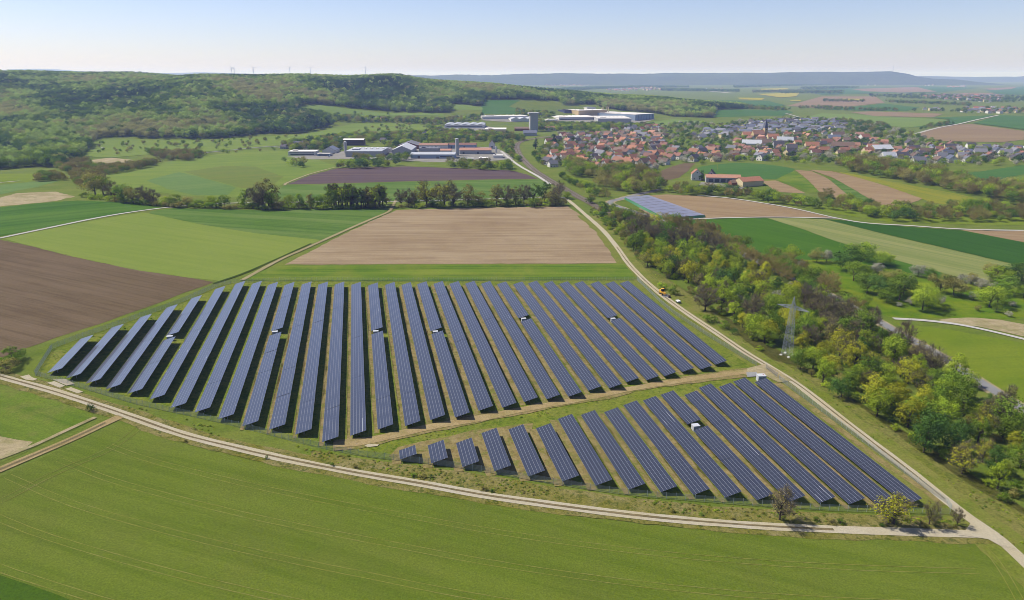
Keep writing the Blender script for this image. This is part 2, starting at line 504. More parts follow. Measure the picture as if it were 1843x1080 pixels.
field('mid_green_field', [(272, 380), (318, 374.5), (440, 378), (560, 377), (700, 375.5), (690, 388), (640, 410), (590, 430), (577, 432), (460, 420), (350, 402), (268, 384)], m_mid, 1)
field('dark_green_field', [(-200, 385), (0, 373), (70, 366), (140, 361), (240, 366), (298, 374), (250, 381), (100, 406), (0, 426), (-200, 466)], m_dark, 1)
field('sandy_clearing', [(-60, 363), (0, 356), (30, 348), (70, 346), (100, 345), (135, 354), (100, 362), (60, 366), (0, 372), (-60, 376)], m_bare, 1, 0.8)
field('far_left_strip', [(-100, 335), (0, 333), (60, 327), (110, 325), (70, 336), (0, 350), (-100, 362)], m_bluegreen, 1)
ribbon('lane_between_crops', [(-160, 464), (0, 429), (100, 408), (200, 388), (290, 375), (320, 373)], 2.6, m_white, 0.25)
field('tan_field', [(512, 476.5), (560, 452), (620, 421), (680, 393), (714, 378), (860, 374), (1022, 371.5), (1046, 388), (1076, 416), (1101, 446), (1121, 474)], m_tan, 1)
field('grass_strip', [(440, 505), (470, 488), (500, 479), (512, 478), (1124, 475.5), (1146, 502), (800, 506)], m_strip, 2)
ribbon('field_path', [(436, 505), (500, 470), (560, 443), (620, 416), (675, 392), (700, 381), (707, 371), (713, 360)], 2.4, field_mat('path_soil', C('#b2a884'), C('#9aa06c'), C('#c8bea0'), 0, 3, 0, 15, 0.6, 0.6, 0.4), 0.3)
ribbon('field_ditch', [(384, 511), (440, 492), (500, 466), (560, 439)], 1.6, field_mat('ditch_grass', C('#4a6226'), C('#3f5620'), C('#5f7430'), 0, 3, 0, 15, 0.6, 0.6, 0.4), 0.28)
# behind the hedge
field('purple_field', [(517, 332), (560, 315), (605, 303), (730, 299.5), (830, 303), (920, 307), (948, 314), (969, 322), (880, 323), (730, 326.5)], m_purple, 1)
field('back_green_field', [(500, 343), (512, 334), (730, 327.5), (880, 324), (973, 323), (985, 334), (975, 352), (860, 360), (713, 362), (600, 364), (500, 360)], m_mid, 1)
field('slope_meadow', [(182, 318), (232, 304), (282, 294), (362, 282), (440, 271), (507, 271), (560, 284), (612, 300), (560, 313), (515, 328), (490, 345), (430, 356), (330, 352), (240, 340), (200, 330)], m_hill, 1)
field('blue_green_patch', [(264, 325), (322, 310), (370, 322), (425, 338), (410, 351), (350, 352), (300, 340)], m_bluegreen, 2)
field('yellowish_patch', [(330, 309), (400, 299), (460, 300), (510, 318), (486, 340), (432, 338), (372, 322)], field_mat('olive_crop', C('#77904a'), C('#688447'), C('#878f50'), 1.0, 6, 0.35, 60, 0.5, 1.2, 0.25), 2)
ribbon('purple_field_path', [(512, 334), (520, 328), (560, 313), (605, 301), (640, 297)], 2.4, m_bare, 0.3)
field('meadow_under_wood', [(140, 262), (175, 252), (280, 252), (362, 252), (460, 247), (540, 243), (600, 231), (640, 222), (700, 221), (792, 226), (780, 232), (700, 240), (610, 246), (500, 262), (440, 268), (362, 274), (300, 276), (200, 284), (150, 284)], m_hill, 1)
field('scrub_clearing', [(165, 288), (200, 284), (240, 288), (225, 296), (180, 300)], m_bare, 2)
field('left_meadow', [(-60, 318), (0, 313), (70, 312), (100, 318), (50, 328), (0, 331), (-60, 334)], m_lime, 1)
field('hill_clearing', [(527, 197), (548, 190), (572, 189), (640, 197), (710, 204), (800, 205), (798, 209), (690, 208), (610, 208), (540, 202)], m_far_lime, 1)
field('spur_clearing', [(812, 187), (838, 189), (868, 193), (872, 198), (812, 198)], m_far_lime, 1)
field('valley_green', [(872, 180), (936, 181), (916, 192), (946, 199), (940, 205), (868, 205), (866, 192)], m_far_green, 1)
field('works_green', [(1158, 221), (1215, 214), (1270, 219), (1250, 223), (1180, 226)], m_far_lime, 1)
# right side
field('net_field_soil', [(1168, 352), (1200, 350), (1240, 352), (1320, 358), (1420, 373), (1506, 392), (1440, 391), (1320, 392), (1190, 397), (1150, 376)], m_tanR, 1)
field('deep_green_field', [(1192, 398), (1320, 393), (1378, 392), (1440, 411), (1495, 431), (1540, 446), (1570, 456), (1640, 476), (1715, 497), (1760, 512), (1640, 492), (1530, 470), (1462, 468), (1400, 466), (1330, 440), (1240, 415)], m_dkright, 1)
field('pale_strip_field', [(1378, 392), (1483, 395), (1604, 425), (1746, 458), (1843, 481), (2000, 520), (2000, 545), (1843, 502), (1760, 508), (1715, 497), (1640, 476), (1570, 456), (1495, 431), (1440, 411)], m_pale, 2)
field('blue_deep_field', [(1486, 395), (1540, 399), (1600, 406), (1729, 415), (1843, 437), (2000, 470), (2000, 518), (1843, 480), (1746, 457), (1604, 424)], m_dkright2, 3)
field('tan_corner_field', [(1731, 414.5), (1843, 416), (2000, 420), (2000, 468), (1843, 436)], m_tanR, 2)
field('road_verge', [(1390, 362), (1500, 384), (1600, 400), (1843, 406), (1950, 406), (1950, 396), (1843, 397), (1700, 398), (1600, 390), (1500, 376)], m_lime, 2)
ribbon('valley_lane', [(1255, 352), (1320, 358), (1420, 374), (1505, 393), (1560, 402), (1640, 407), (1730, 413), (1843, 415.5), (1960, 417)], 3.2, m_white, 0.4)
ribbon('field_lane', [(1190, 398), (1260, 394.5), (1320, 392.5), (1400, 391.5), (1505, 393.5)], 2.4, m_white, 0.42)
field('orchard_meadow', [(1392, 470), (1462, 468), (1530, 470), (1640, 493), (1760, 513), (1843, 520), (1990, 540), (1990, 600), (1843, 575), (1700, 572), (1610, 573), (1560, 560), (1500, 520), (1430, 490)], m_orch, 1)
field('lime_meadow', [(1612, 582), (1700, 592), (1843, 618), (1990, 650), (1990, 860), (1843, 735), (1760, 685), (1700, 645), (1650, 610)], m_lime, 1)
field('gravel_apron', [(1690, 576), (1740, 572), (1800, 576), (1843, 584), (1960, 600), (1960, 640), (1843, 606), (1760, 588), (1700, 583)], m_bare, 2, 0.5)
ribbon('orchard_lane', [(1608, 574), (1660, 577), (1720, 584), (1780, 596), (1843, 611), (1960, 640)], 3.0, m_white, 0.3)
# strip fields on the rise
field('rise_green', [(1292, 296), (1320, 293), (1370, 295), (1431, 304), (1428, 309), (1397, 323), (1370, 322), (1330, 317), (1292, 311)], m_far_green, 2)
field('rise_bright_strip', [(1428, 308.5), (1453, 324), (1476, 347), (1456, 346), (1425, 334), (1396, 324)], m_strip, 3)
field('rise_tan_a', [(1430, 306), (1460, 308), (1490, 322), (1519, 345), (1547, 367), (1530, 368), (1500, 356), (1477, 347), (1454, 324)], m_tanR, 2)
field('rise_thin_green', [(1490, 320), (1510, 326), (1536, 341), (1581, 368), (1548, 368), (1519, 346)], m_mid, 3)
field('rise_tan_b', [(1456, 306), (1496, 308.5), (1540, 319), (1598, 336), (1660, 358), (1640, 366), (1600, 371), (1582, 368), (1536, 341), (1500, 321)], m_tanR, 4)
field('rise_yellow', [(1497, 308), (1550, 316), (1604, 327), (1717, 348), (1782, 363), (1745, 370), (1675, 366), (1660, 358), (1598, 336)], m_yellowstrip, 3)
field('rise_brown', [(1370, 326), (1396, 325), (1430, 338), (1450, 348), (1400, 346)], m_tanR, 2)
field('far_right_green', [(1714, 314), (1763, 309), (1843, 297), (1950, 285), (1950, 300), (1843, 314), (1780, 326), (1740, 320)], m_far_green, 2)
field('far_right_olive', [(1742, 321), (1782, 327), (1843, 316), (1950, 303), (1950, 340), (1843, 333), (1790, 338)], m_hill, 2)
field('village_brown_field', [(1183, 312), (1200, 303), (1230, 294), (1252, 294), (1238, 308), (1222, 320), (1196, 326)], m_brownL, 2)
field('village_green_field', [(1243, 308), (1262, 300), (1290, 296), (1292, 313), (1262, 312)], m_far_green, 2)
field('rail_meadow', [(1003, 312), (1030, 318), (1070, 328), (1060, 336), (1030, 334)], m_lime, 2)
# far plain
Z4 = lambda P: [(1320 + x / 3.524, 100 + y / 3.524) for x, y in P]
far_list = [
    ('far_lime_field', [(430, 398), (560, 366), (800, 376), (1380, 410), (1260, 440), (1100, 458), (950, 442), (640, 422)], m_far_lime),
    ('far_green_field', [(-120, 350), (330, 345), (380, 360), (320, 382), (0, 390), (-120, 392)], m_far_green),
    ('far_tan_field', [(1300, 452), (1420, 440), (1500, 434), (1843, 480), (2200, 530), (2200, 600), (1843, 535), (1700, 552), (1230, 542), (1140, 500)], m_far_tan),
    ('far_tan_strip', [(740, 360), (870, 355), (1330, 370), (1270, 392), (900, 386)], m_far_tan),
    ('far_tan_block', [(340, 320), (560, 260), (900, 260), (960, 300), (730, 325), (560, 336)], m_far_tan),
    ('far_green_block', [(560, 342), (730, 330), (960, 306), (1180, 330), (1100, 352), (860, 352)], m_far_green),
    ('far_green_right', [(1260, 396), (1650, 380), (1560, 408), (1440, 434), (1290, 446), (1120, 458), (1260, 442), (1390, 410)], m_far_green),
    ('far_green_corner', [(1520, 430), (1600, 408), (1690, 380), (1843, 385), (2300, 400), (2300, 540), (1843, 472)], m_far_green),
    ('far_tan_right', [(1370, 245), (1530, 236), (1660, 240), (1600, 252), (1400, 252)], m_far_tan),
    ('far_green_long', [(480, 215), (760, 205), (1160, 195), (1560, 205), (1300, 235), (900, 240), (560, 250), (500, 236)], m_far_green),
    ('far_tan_long', [(740, 213), (1160, 200), (1290, 230), (1060, 236), (840, 228)], m_far_tan),
    ('far_green_upper', [(1600, 222), (1843, 196), (2300, 190), (2300, 250), (1843, 250), (1680, 246)], m_far_green),
    ('far_tan_upper', [(1580, 212), (1800, 200), (1760, 214), (1640, 220)], m_far_tan),
    ('far_green_left', [(-160, 285), (220, 290), (330, 318), (200, 336), (-160, 322)], m_far_green),
    ('rapeseed_field', [(140, 245), (420, 237), (400, 260), (300, 268)], m_rape),
    ('rapeseed_field', [(170, 212), (350, 207), (340, 221), (180, 226)], m_rape),
    ('rapeseed_field', [(30, 269), (200, 272), (180, 284), (36, 281)], m_rape),
    ('rapeseed_field', [(680, 276), (820, 277), (820, 287), (690, 286)], m_rape),
    ('rapeseed_field', [(1205, 169), (1330, 167), (1310, 177), (1210, 176)], m_rape),
    ('rapeseed_field', [(360, 284), (430, 284), (428, 291), (360, 291)], m_rape),
]
for k_, (nm, P, m) in enumerate(far_list):
    field(nm, Z4(P), m, 1 + 1.5 * k_, 0.5)
ribbon('far_airfield_strip', [(1208, 159), (1260, 163), (1318, 168)], 34, m_white, 1.0, step=60)
ribbon('far_lane', Z4([(1150, 500), (1300, 460), (1430, 436), (1540, 410), (1680, 380)]), 6, m_white, 1.0, step=20)
ribbon('far_lane', Z4([(330, 368), (380, 382), (430, 396)]), 6, m_white, 1.0, step=20)

field('grass_slope', [(1128, 456), (1165, 500), (1250, 566), (1340, 629), (1405, 668), (1500, 737), (1640, 845), (1760, 936), (1843, 1006), (1960, 1110), (1960, 990), (1843, 926), (1750, 876), (1630, 794), (1545, 729), (1452, 666),
      (1372, 644), (1300, 574), (1222, 516), (1150, 470)], field_mat('rough_slope_grass', C('#7f8c3e'), C('#5f7830'), C('#99965a'), ang_px((1500, 730), (1640, 840)), 3.0, 0.35, 16, 0.9, 0.7, 0.75, tint=C('#a89f70'), t_amt=0.45, t_scale=12, bump=0.5, clump=0.6, c_scale=1.6, c_col=C('#5a7029')), 0.9)
field('fence_verge', [(560, 809), (650, 826), (731, 836), (840, 850), (986, 875), (1120, 895), (1250, 907), (1453, 922), (1600, 928), (1713, 931), (1722, 916), (1742, 934), (1748, 945), (1738, 956), (1650, 952), (1500, 947), (1350, 939), (1200, 927), (1050, 910), (900, 889), (760, 865), (650, 846), (560, 828)], m_verge, 1.15)
# tracks and roads ----------------------------------------------------------
T_xy = px_xy(TRACK); M_xy = px_xy(MAIN)
ribbon('farm_track_verge', TRACK, 7.5, m_verge, 0.12, wj=0.12)
ribbon('farm_track', TRACK, 3.2, m_gravel, 0.20)
ribbon('farm_track_middle', TRACK[:-2], 0.75, m_midstrip, 0.26, wj=0.25)
ribbon('gravel_track_verge', MAIN[2:], 15, field_mat('track_side_grass', C('#7e9040'), C('#5f7f2e'), C('#9a9a58'), 0.3, 3, 0.15, 14, 0.8, 0.6, 0.65, tint=C('#aaa06c'), t_amt=0.4, t_scale=9), 0.10, wj=0.1)
ribbon('gravel_track', MAIN, 3.8, m_gravel, 0.22)
ribbon('gravel_track_middle', MAIN[4:-4], 0.7, m_midstrip, 0.28, wj=0.3)
field('junction_gravel', [(1742, 928), (1752, 936), (1775, 950), (1800, 968), (1830, 990), (1800, 984), (1778, 972), (1740, 966), (1720, 964), (1738, 955), (1746, 944)], m_gravel, 4, 0.2)
ribbon('branch_track', BRANCH, 3.0, m_dirt, 0.2)
ribbon('branch_track_middle', BRANCH[1:], 0.9, m_midstrip, 0.26)
VALLEY = [(1188, 341), (1150, 350), (1118, 358), (1098, 364), (1110, 371), (1150, 384), (1200, 402), (1280, 432), (1380, 478), (1470, 520), (1550, 562), (1610, 596), (1690, 640), (1760, 686), (1843, 738), (1950, 808)]
ribbon('valley_road_shoulder', VALLEY, 8.5, m_bare, 0.2)
ribbon('valley_road', VALLEY, 5.6, m_asphalt, 0.30)
RAIL = [(1010, 243), (960, 250), (936, 256), (930, 265), (934, 277), (946, 292), (964, 308), (992, 326), (1020, 342), (1042, 355), (1066, 368), (1100, 388)]
ribbon('railway_bed', RAIL, 9.0, m_ballast, 0.35)
m_rail = plain_mat('rail_steel', (0.22, 0.2, 0.19, 1), 0.4, 0.8)
for dd in (-3.0, -1.5, 1.5, 3.0):
    c = offset_xy(px_xy(RAIL), dd, 8)
    ribbon_xy('railway_rail', c, 0.22, m_rail, 0.55, step=12, wj=0)
ribbon('rail_side_track', [(902, 272), (915, 284), (937, 300), (967, 317), (990, 332)], 4.0, m_white, 0.3)
ribbon('hedge_lane', [(300, 372), (420, 366), (560, 364), (700, 363), (800, 361), (900, 358), (1000, 355), (1022, 360)], 2.6, m_white, 0.3)
ribbon('hill_road', [(165, 263), (200, 268), (250, 271)], 3.0, m_white, 0.3)
ribbon('wood_road', [(370, 275), (420, 270), (460, 266), (490, 264), (520, 268)], 6.0, m_asphalt, 0.4)
ribbon('wood_edge_path', [(-40, 331), (0, 329), (35, 326)], 3.0, m_white, 0.3)

# tramlines in the wheat, following the curve of the track -------------------
m_tram = field_mat('tramline_soil', C('#8a9450'), C('#76883e'), C('#a09f66'), 0.3, 3, 0.0, 9, 0.8, 0.6, 0.5)
full = catmull(T_xy, 2.0)
for i in range(9):
    off = -(14.5 + 11.5 * i)
    sub = full[int(len(full) * (0.27 - 0.012 * i)):int(len(full) * (0.965 - 0.01 * i))]
    for dd in (-0.95, 0.95):
        ribbon_xy('wheat_tramline', offset_xy(sub, off + dd, 4), 0.2, m_tram, 0.13, step=5, wj=0.35)
hl = px_xy([(1770, 985), (1792, 1010), (1815, 1045), (1840, 1090)])
for dd in (-0.95, 0.95):
    ribbon_xy('wheat_tramline', offset_xy(hl, dd, 4), 0.22, m_tram, 0.15, step=4, wj=0.35)
hl = px_xy([(215, 768), (170, 800), (110, 825), (50, 852), (0, 878), (-60, 905)])
for o_ in (5, 7):
    ribbon_xy('wheat_tramline', offset_xy(hl, o_, 4), 0.2, m_tram, 0.15, step=4, wj=0.35)

# distant high ground --------------------------------------------------------
def ridge(name, pxs, tops, dist, depth, mat, base_z=-6, nd=14, rough=5.0):
    """closed hill body: front slope, top, back slope, at its own distance"""
    n = 240
    px = np.linspace(pxs[0], pxs[-1], n)
    top = np.interp(px, pxs, tops)
    x = (px - IMW / 2) / FPX * dist / CP
    hz = CAM_Z + (136.0 - top) / FPX * dist / CP
    rg = np.random.default_rng(int(dist))
    hz = hz + np.convolve(rg.normal(0, rough * 2.0, n + 8), np.ones(9) / 9, 'valid')
    V = []
    prof = [(-1.0, 0.0), (-0.8, 0.12), (-0.6, 0.36), (-0.4, 0.66), (-0.2, 0.9), (0, 1.0), (0.6, 0.97), (1.4, 0.6), (2.2, 0.0)]
    for k, (dy, hh) in enumerate(prof):
        wob = np.convolve(rg.normal(0, 0.05, n + 14), np.ones(15) / 15, 'valid') if 0 < k < 6 else np.zeros(n)
        for i in range(n):
            V.append((x[i], dist + (dy + wob[i]) * depth, base_z + max(0.0, hz[i] - base_z) * hh))
    F = []
    for k in range(len(prof) - 1):
        for i in range(n - 1):
            F.append((k * n + i, k * n + i + 1, (k + 1) * n + i + 1, (k + 1) * n + i))
    return struct(obj(name, mesh_from(name, V, F, smooth=True), mat))
m_farwood = field_mat('far_woodland', C('#566c4a'), C('#3f5540'), C('#6f8058'), 0, 60, 0.15, 500, 0.6, 40, 0.5, bump=0)
ridge('far_plateau', [690, 740, 800, 900, 1000, 1100, 1200, 1300, 1400, 1480, 1535, 1556, 1572, 1600, 1640, 1680],
      [140, 136, 135, 134.5, 132.5, 133, 132, 132, 131, 130.5, 129.5, 132, 137, 140, 142, 146], 9500, 900, m_farwood)
ridge('far_left_hills', [-300, 0, 60, 110, 150, 190, 240, 300, 360, 420, 480, 560], [129, 128, 130, 126, 125.5, 129, 130, 131, 132, 131, 133, 140], 19000, 1500, m_farwood, rough=2)
ridge('far_right_hills', [1380, 1460, 1560, 1640, 1690, 1730, 1770, 1810, 1843, 2100], [140, 137.5, 136.6, 137.5, 138.5, 137.5, 138, 135, 137, 134], 14000, 900, m_farwood, rough=2)

# ------------------------------------------------------------------ solar park
def glass_mat():
    t = NT('solar_glass')
    g = t.n('ShaderNodeTexCoord').outputs['Object']
    n = t.noise(g, 0.35, 2, 0.5)
    col = t.mix(t.ramp(n, 0.3, 0.7), (0.019, 0.021, 0.030, 1), (0.023, 0.026, 0.036, 1))
    br = t.n('ShaderNodeTexBrick')
    br.offset = 0.0
    br.inputs['Scale'].default_value = 1.0
    br.inputs['Brick Width'].default_value = 0.166
    br.inputs['Row Height'].default_value = 0.165
    br.inputs['Mortar Size'].default_value = 0.006
    br.inputs['Color1'].default_value = (1, 1, 1, 1); br.inputs['Color2'].default_value = (0.85, 0.85, 0.88, 1)
    br.inputs['Mortar'].default_value = (1.15, 1.15, 1.1, 1)
    t.l(g, br.inputs['Vector'])
    col = t.mix(1.0, col, br.outputs[0], 'MULTIPLY')
    t.l(col, t.b.inputs['Base Color'])
    t.b.inputs['Roughness'].default_value = 0.06
    t.b.inputs['IOR'].default_value = 1.75
    t.b.inputs['Sheen Weight'].default_value = 0.5
    t.b.inputs['Sheen Tint'].default_value = (0.92, 0.92, 1.0, 1)
    t.b.inputs['Sheen Roughness'].default_value = 0.4
    # small random dots, normals tipped along the row, added to make sun glints
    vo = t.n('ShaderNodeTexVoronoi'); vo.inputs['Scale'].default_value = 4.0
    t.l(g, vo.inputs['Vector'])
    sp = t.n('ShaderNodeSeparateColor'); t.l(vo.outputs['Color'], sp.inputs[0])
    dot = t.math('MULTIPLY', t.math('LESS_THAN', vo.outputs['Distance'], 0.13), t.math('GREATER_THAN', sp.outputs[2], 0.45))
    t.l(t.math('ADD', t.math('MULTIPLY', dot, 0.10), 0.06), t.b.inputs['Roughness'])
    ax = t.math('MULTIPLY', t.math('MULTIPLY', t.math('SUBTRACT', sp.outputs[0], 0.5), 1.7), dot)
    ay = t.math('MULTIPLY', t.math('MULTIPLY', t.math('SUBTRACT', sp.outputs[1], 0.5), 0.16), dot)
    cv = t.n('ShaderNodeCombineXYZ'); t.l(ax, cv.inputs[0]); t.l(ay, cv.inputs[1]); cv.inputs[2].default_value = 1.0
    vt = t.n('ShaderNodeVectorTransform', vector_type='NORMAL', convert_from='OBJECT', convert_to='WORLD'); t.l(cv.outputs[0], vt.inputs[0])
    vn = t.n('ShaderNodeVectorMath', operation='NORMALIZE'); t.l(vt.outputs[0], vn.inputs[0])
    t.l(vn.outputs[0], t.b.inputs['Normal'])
    return t.mat
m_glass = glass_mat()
m_frame = plain_mat('module_frame', (0.14, 0.145, 0.17, 1), 0.5, 0.1, 0.1)
m_back = plain_mat('module_backsheet', (0.30, 0.30, 0.32, 1), 0.8)
m_steel = plain_mat('galvanised_steel', (0.36, 0.37, 0.38, 1), 0.5, 0.6, 0.15)

ML, MW, MG, NR = 1.66, 0.985, 0.02, 5
TILT = math.radians(15.5)
SLOPE_W = NR * MW + (NR - 1) * MG
_sec = {}
def section_mesh(n):
    if n in _sec: return _sec[n]
    V, F, MI = [], [], []
    th = 0.04
    for i in range(n):
        for j in range(NR):
            x0 = i * (ML + MG); x1 = x0 + ML + MG - 0.004
            y0 = j * (MW + MG); y1 = y0 + MW
            fx, fy = 0.007, 0.042
            b = len(V)
            V += [(x0, y0, 0), (x1, y0, 0), (x1, y1, 0), (x0, y1, 0),
                  (x0 + fx, y0 + fy, 0), (x1 - fx, y0 + fy, 0), (x1 - fx, y1 - fy, 0), (x0 + fx, y1 - fy, 0),
                  (x0 + fx, y0 + fy, -0.006), (x1 - fx, y0 + fy, -0.006), (x1 - fx, y1 - fy, -0.006), (x0 + fx, y1 - fy, -0.006),
                  (x0, y0, -th), (x1, y0, -th), (x1, y1, -th), (x0, y1, -th)]
            for f, m in (((0, 1, 5, 4), 1), ((1, 2, 6, 5), 1), ((2, 3, 7, 6), 1), ((3, 0, 4, 7), 1), ((8, 9, 10, 11), 0),
                         ((0, 12, 13, 1), 1), ((1, 13, 14, 2), 1), ((2, 14, 15, 3), 1), ((3, 15, 12, 0), 1), ((15, 14, 13, 12), 2)):
                F.append(tuple(b + k for k in f)); MI.append(m)
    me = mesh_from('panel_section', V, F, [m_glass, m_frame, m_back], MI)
    _sec[n] = me
    return me
_rail = {}
def rail_mesh(L):
    k = round(L, 1)
    if k not in _rail:
        b = MB(); b.box(0.05, k - 0.05, -0.04, 0.04, -0.14, -0.045)
        _rail[k] = b.mesh('rail', [m_steel])
    return _rail[k]
pb = MB()
pb.box(-0.07, 0.07, -0.06, 0.06, -0.25, 1.78)
_post = pb.mesh('support_post', [m_steel])
pb = MB()
pb.tube((0, -2.2 * math.cos(TILT), -2.2 * math.sin(TILT)), (0, 2.2 * math.cos(TILT), 2.2 * math.sin(TILT)), 0.06, 0.06, 4)
pb.tube((0, 0, -0.9), (0, 1.5 * math.cos(TILT), 1.5 * math.sin(TILT)), 0.04, 0.04, 4)
_raft = pb.mesh('rafter', [m_steel])

R_AZ = math.radians(-12.2)
RD = Vector((math.sin(R_AZ), math.cos(R_AZ), 0)); QD = Vector((math.cos(R_AZ), -math.sin(R_AZ), 0))
Z_LOW = 1.12
def us(px, py):
    p = G(px, py, Z_LOW)[0]
    return p[0] * QD.x + p[1] * QD.y, p[0] * RD.x + p[1] * RD.y

ROWS_A = [((87, 671), (150.5, 609.7)), ((119.5, 681), (204, 590)), ((152, 691), (257.5, 570)), ((184.5, 701), (302.5, 552.5)), ((221, 709), (346, 537.5)),
  ((262, 719.5), (391, 520)), ((299, 735), (427, 511.5)), ((342.5, 742.5), (457, 511)), ((384, 755), (485, 512)), ((428, 767.5), (513, 512.5)), ((479, 773.5), (544, 512.5)),
  ((526.5, 782), (572, 513)), ((575, 795.7), (601, 513)), ((628, 784), (630.5, 513)), ((679, 773), (662, 513)), ((733, 766.5), (694, 512.5)), ((778.5, 755.6), (723, 512)),
  ((822.5, 750.8), (750, 512)), ((866.5, 739), (780.5, 511)), ((910, 733), (808.5, 511)), ((948, 723), (837, 511)), ((987.5, 718.4), (864.5, 511)), ((1026, 713.5), (892.5, 511)),
  ((1064, 702.7), (922.5, 511)), ((1100, 698.3), (950, 511)), ((1130, 687.5), (976, 511)), ((1164.5, 684), (1004, 511)), ((1195.5, 677), (1029.5, 511)), ((1230.5, 669), (1060, 511)),
  ((1262.5, 665), (1086, 510.5)), ((1288, 656), (1112.5, 510.2))]
SPLIT_A = {4: 608.5, 9: 600, 14: 599, 17: 599.5, 22: 576, 27: 576}
ROWS_B = [((725.3, 826.7), (719.9, 812.6)), ((777.4, 834), (769.3, 802.2)), ((830.7, 840.7), (816.7, 795.6)), ((887, 848.5), (863, 782)), ((949.4, 857.4), (913, 775)),
  ((1013.4, 866.4), (963.7, 769)), ((1073, 873.6), (1004.4, 752.2)), ((1132.5, 881), (1044.5, 745)), ((1188.7, 886), (1086.8, 740.9)), ((1246.3, 890.7), (1126, 730.5)),
  ((1301.2, 895.8), (1161, 722.4)), ((1355.4, 900.5), (1193.5, 712)), ((1419.5, 903), (1234.3, 710.5)), ((1470, 905.2), (1263.5, 698.5)), ((1521, 908), (1296.5, 695)),
  ((1572, 908.5), (1321.5, 686.5)), ((1630.5, 908), (1360, 689))]
SPLIT_B = {11: 769.5}
ORD = ['first', 'second', 'third', 'fourth', 'fifth', 'sixth', 'seventh', 'eighth', 'ninth', 'tenth', 'eleventh', 'twelfth', 'thirteenth', 'fourteenth', 'fifteenth',
       'sixteenth', 'seventeenth', 'eighteenth', 'nineteenth', 'twentieth', 'twenty-first', 'twenty-second', 'twenty-third', 'twenty-fourth', 'twenty-fifth', 'twenty-sixth',
       'twenty-seventh', 'twenty-eighth', 'twenty-ninth', 'thirtieth', 'thirty-first']

def base_pt(u, s):
    x = QD.x * u + RD.x * s; y = QD.y * u + RD.y * s
    return Vector((x, y, float(terrain(x, y))))

STEP = ML + MG
def solar_table(u, s0, s1, label, group):
    """one table of tilted modules from s0 (camera side) to s1"""
    n = max(2, int(round((s1 - s0) / STEP)))
    p0 = base_pt(u, s0); p1 = base_pt(u, s0 + n * STEP)
    root = thing('solar_table', label, 'solar panels', p0, 0, group)
    ex = (p1 - p0).normalized()
    up = Vector((0, 0, 1))
    ey = (QD * math.cos(TILT) + up * math.sin(TILT)).normalized()
    ez = ey.cross(ex).normalized()
    ey = ex.cross(ez).normalized()
    frame = Matrix((-ex, ey, ez)).transposed().to_4x4()
    left = n; s = 0.0
    secs = max(1, round(n / 12)); cnt = [n // secs + (1 if i < n % secs else 0) for i in range(secs)]
    for c in cnt:
        jz = random.uniform(-0.035, 0.035)
        rot = frame @ Matrix.Rotation(random.uniform(-0.006, 0.006), 4, 'X') @ Matrix.Rotation(random.uniform(-0.0018, 0.0018), 4, 'Y')
        o = obj('panel_section', section_mesh(c), None, root)
        o.matrix_local = Matrix.Translation(ex * (s + c * STEP - 0.06) + up * (Z_LOW + jz)) @ rot
        for yy in (1.1, 3.9):
            r = obj('rail', rail_mesh(c * STEP), None, root)
            r.matrix_local = Matrix.Translation(ex * (s + c * STEP) + up * (Z_LOW - 0.02) + ey * yy) @ frame
        k = max(1, round(c * STEP / 4.0))
        for i in range(k):
            d = s + (i + 0.5) * c * STEP / k
            q = ex * d + QD * (2.5 * math.cos(TILT))
            w = p0 + q
            gz = float(terrain(w.x, w.y)) - p0.z
            po = obj('support_post', _post, None, root); po.location = (q.x, q.y, gz); po.rotation_euler = (0, 0, -R_AZ)
            ra = obj('rafter', _raft, None, root)
            ra.location = ex * d + up * (Z_LOW - 0.16) + QD * (2.45 * math.cos(TILT)) + up * (2.45 * math.sin(TILT)); ra.rotation_euler = (0, 0, math.atan2(-RD.y, -RD.x))
        s += c * STEP
    return root

def fit_rows(rows):
    A = np.array([us(*a) for a, b in rows]); B = np.array([us(*b) for a, b in rows])
    u = (A[:, 0] + B[:, 0]) / 2
    i = np.arange(len(rows))
    fit = np.polyval(np.polyfit(i, u, 2), i)
    return 0.35 * u + 0.65 * fit, A[:, 1], B[:, 1]

cab_spots = []
TRI = []
uA, nA, fA = fit_rows(ROWS_A)
uB, nB, fB = fit_rows(ROWS_B)
def build_block(rows, us_, nears, fars, splits, fmt, fmt_far, fmt_near, group):
    for i, (u, a, b) in enumerate(zip(us_, nears, fars)):
        TRI.append((u, a, b))
        if i in splits:
            (x0, y0), (x1, y1) = rows[i]
            f = (splits[i] - y0) / (y1 - y0)
            m = us(x0 + f * (x1 - x0), splits[i])[1]
            solar_table(u, a, m - 1.9, fmt_near % ORD[i], group)
            solar_table(u, m + 2.3, b, fmt_far % ORD[i], group)
            cab_spots.append((u, m, i))
        else:
            solar_table(u, a, b, fmt % ORD[i], group)
build_block(ROWS_A, uA, nA, fA, SPLIT_A, 'long tilted solar panel row, %s of the larger block counted from the ploughed field',
            'half beside the tan field of split solar row, %s of larger block from ploughed field',
            'half toward the curved track of split solar row, %s of larger block from ploughed field', 'solar tables of the larger block')
build_block(ROWS_B, uB, nB, fB, SPLIT_B, 'tilted solar panel row, %s of the smaller block counted from its narrow tip',
            'half beside the dirt track of split solar row, %s of smaller block from its tip',
            'half toward the curved track of split solar row, %s of smaller block from its tip', 'solar tables of the smaller block')

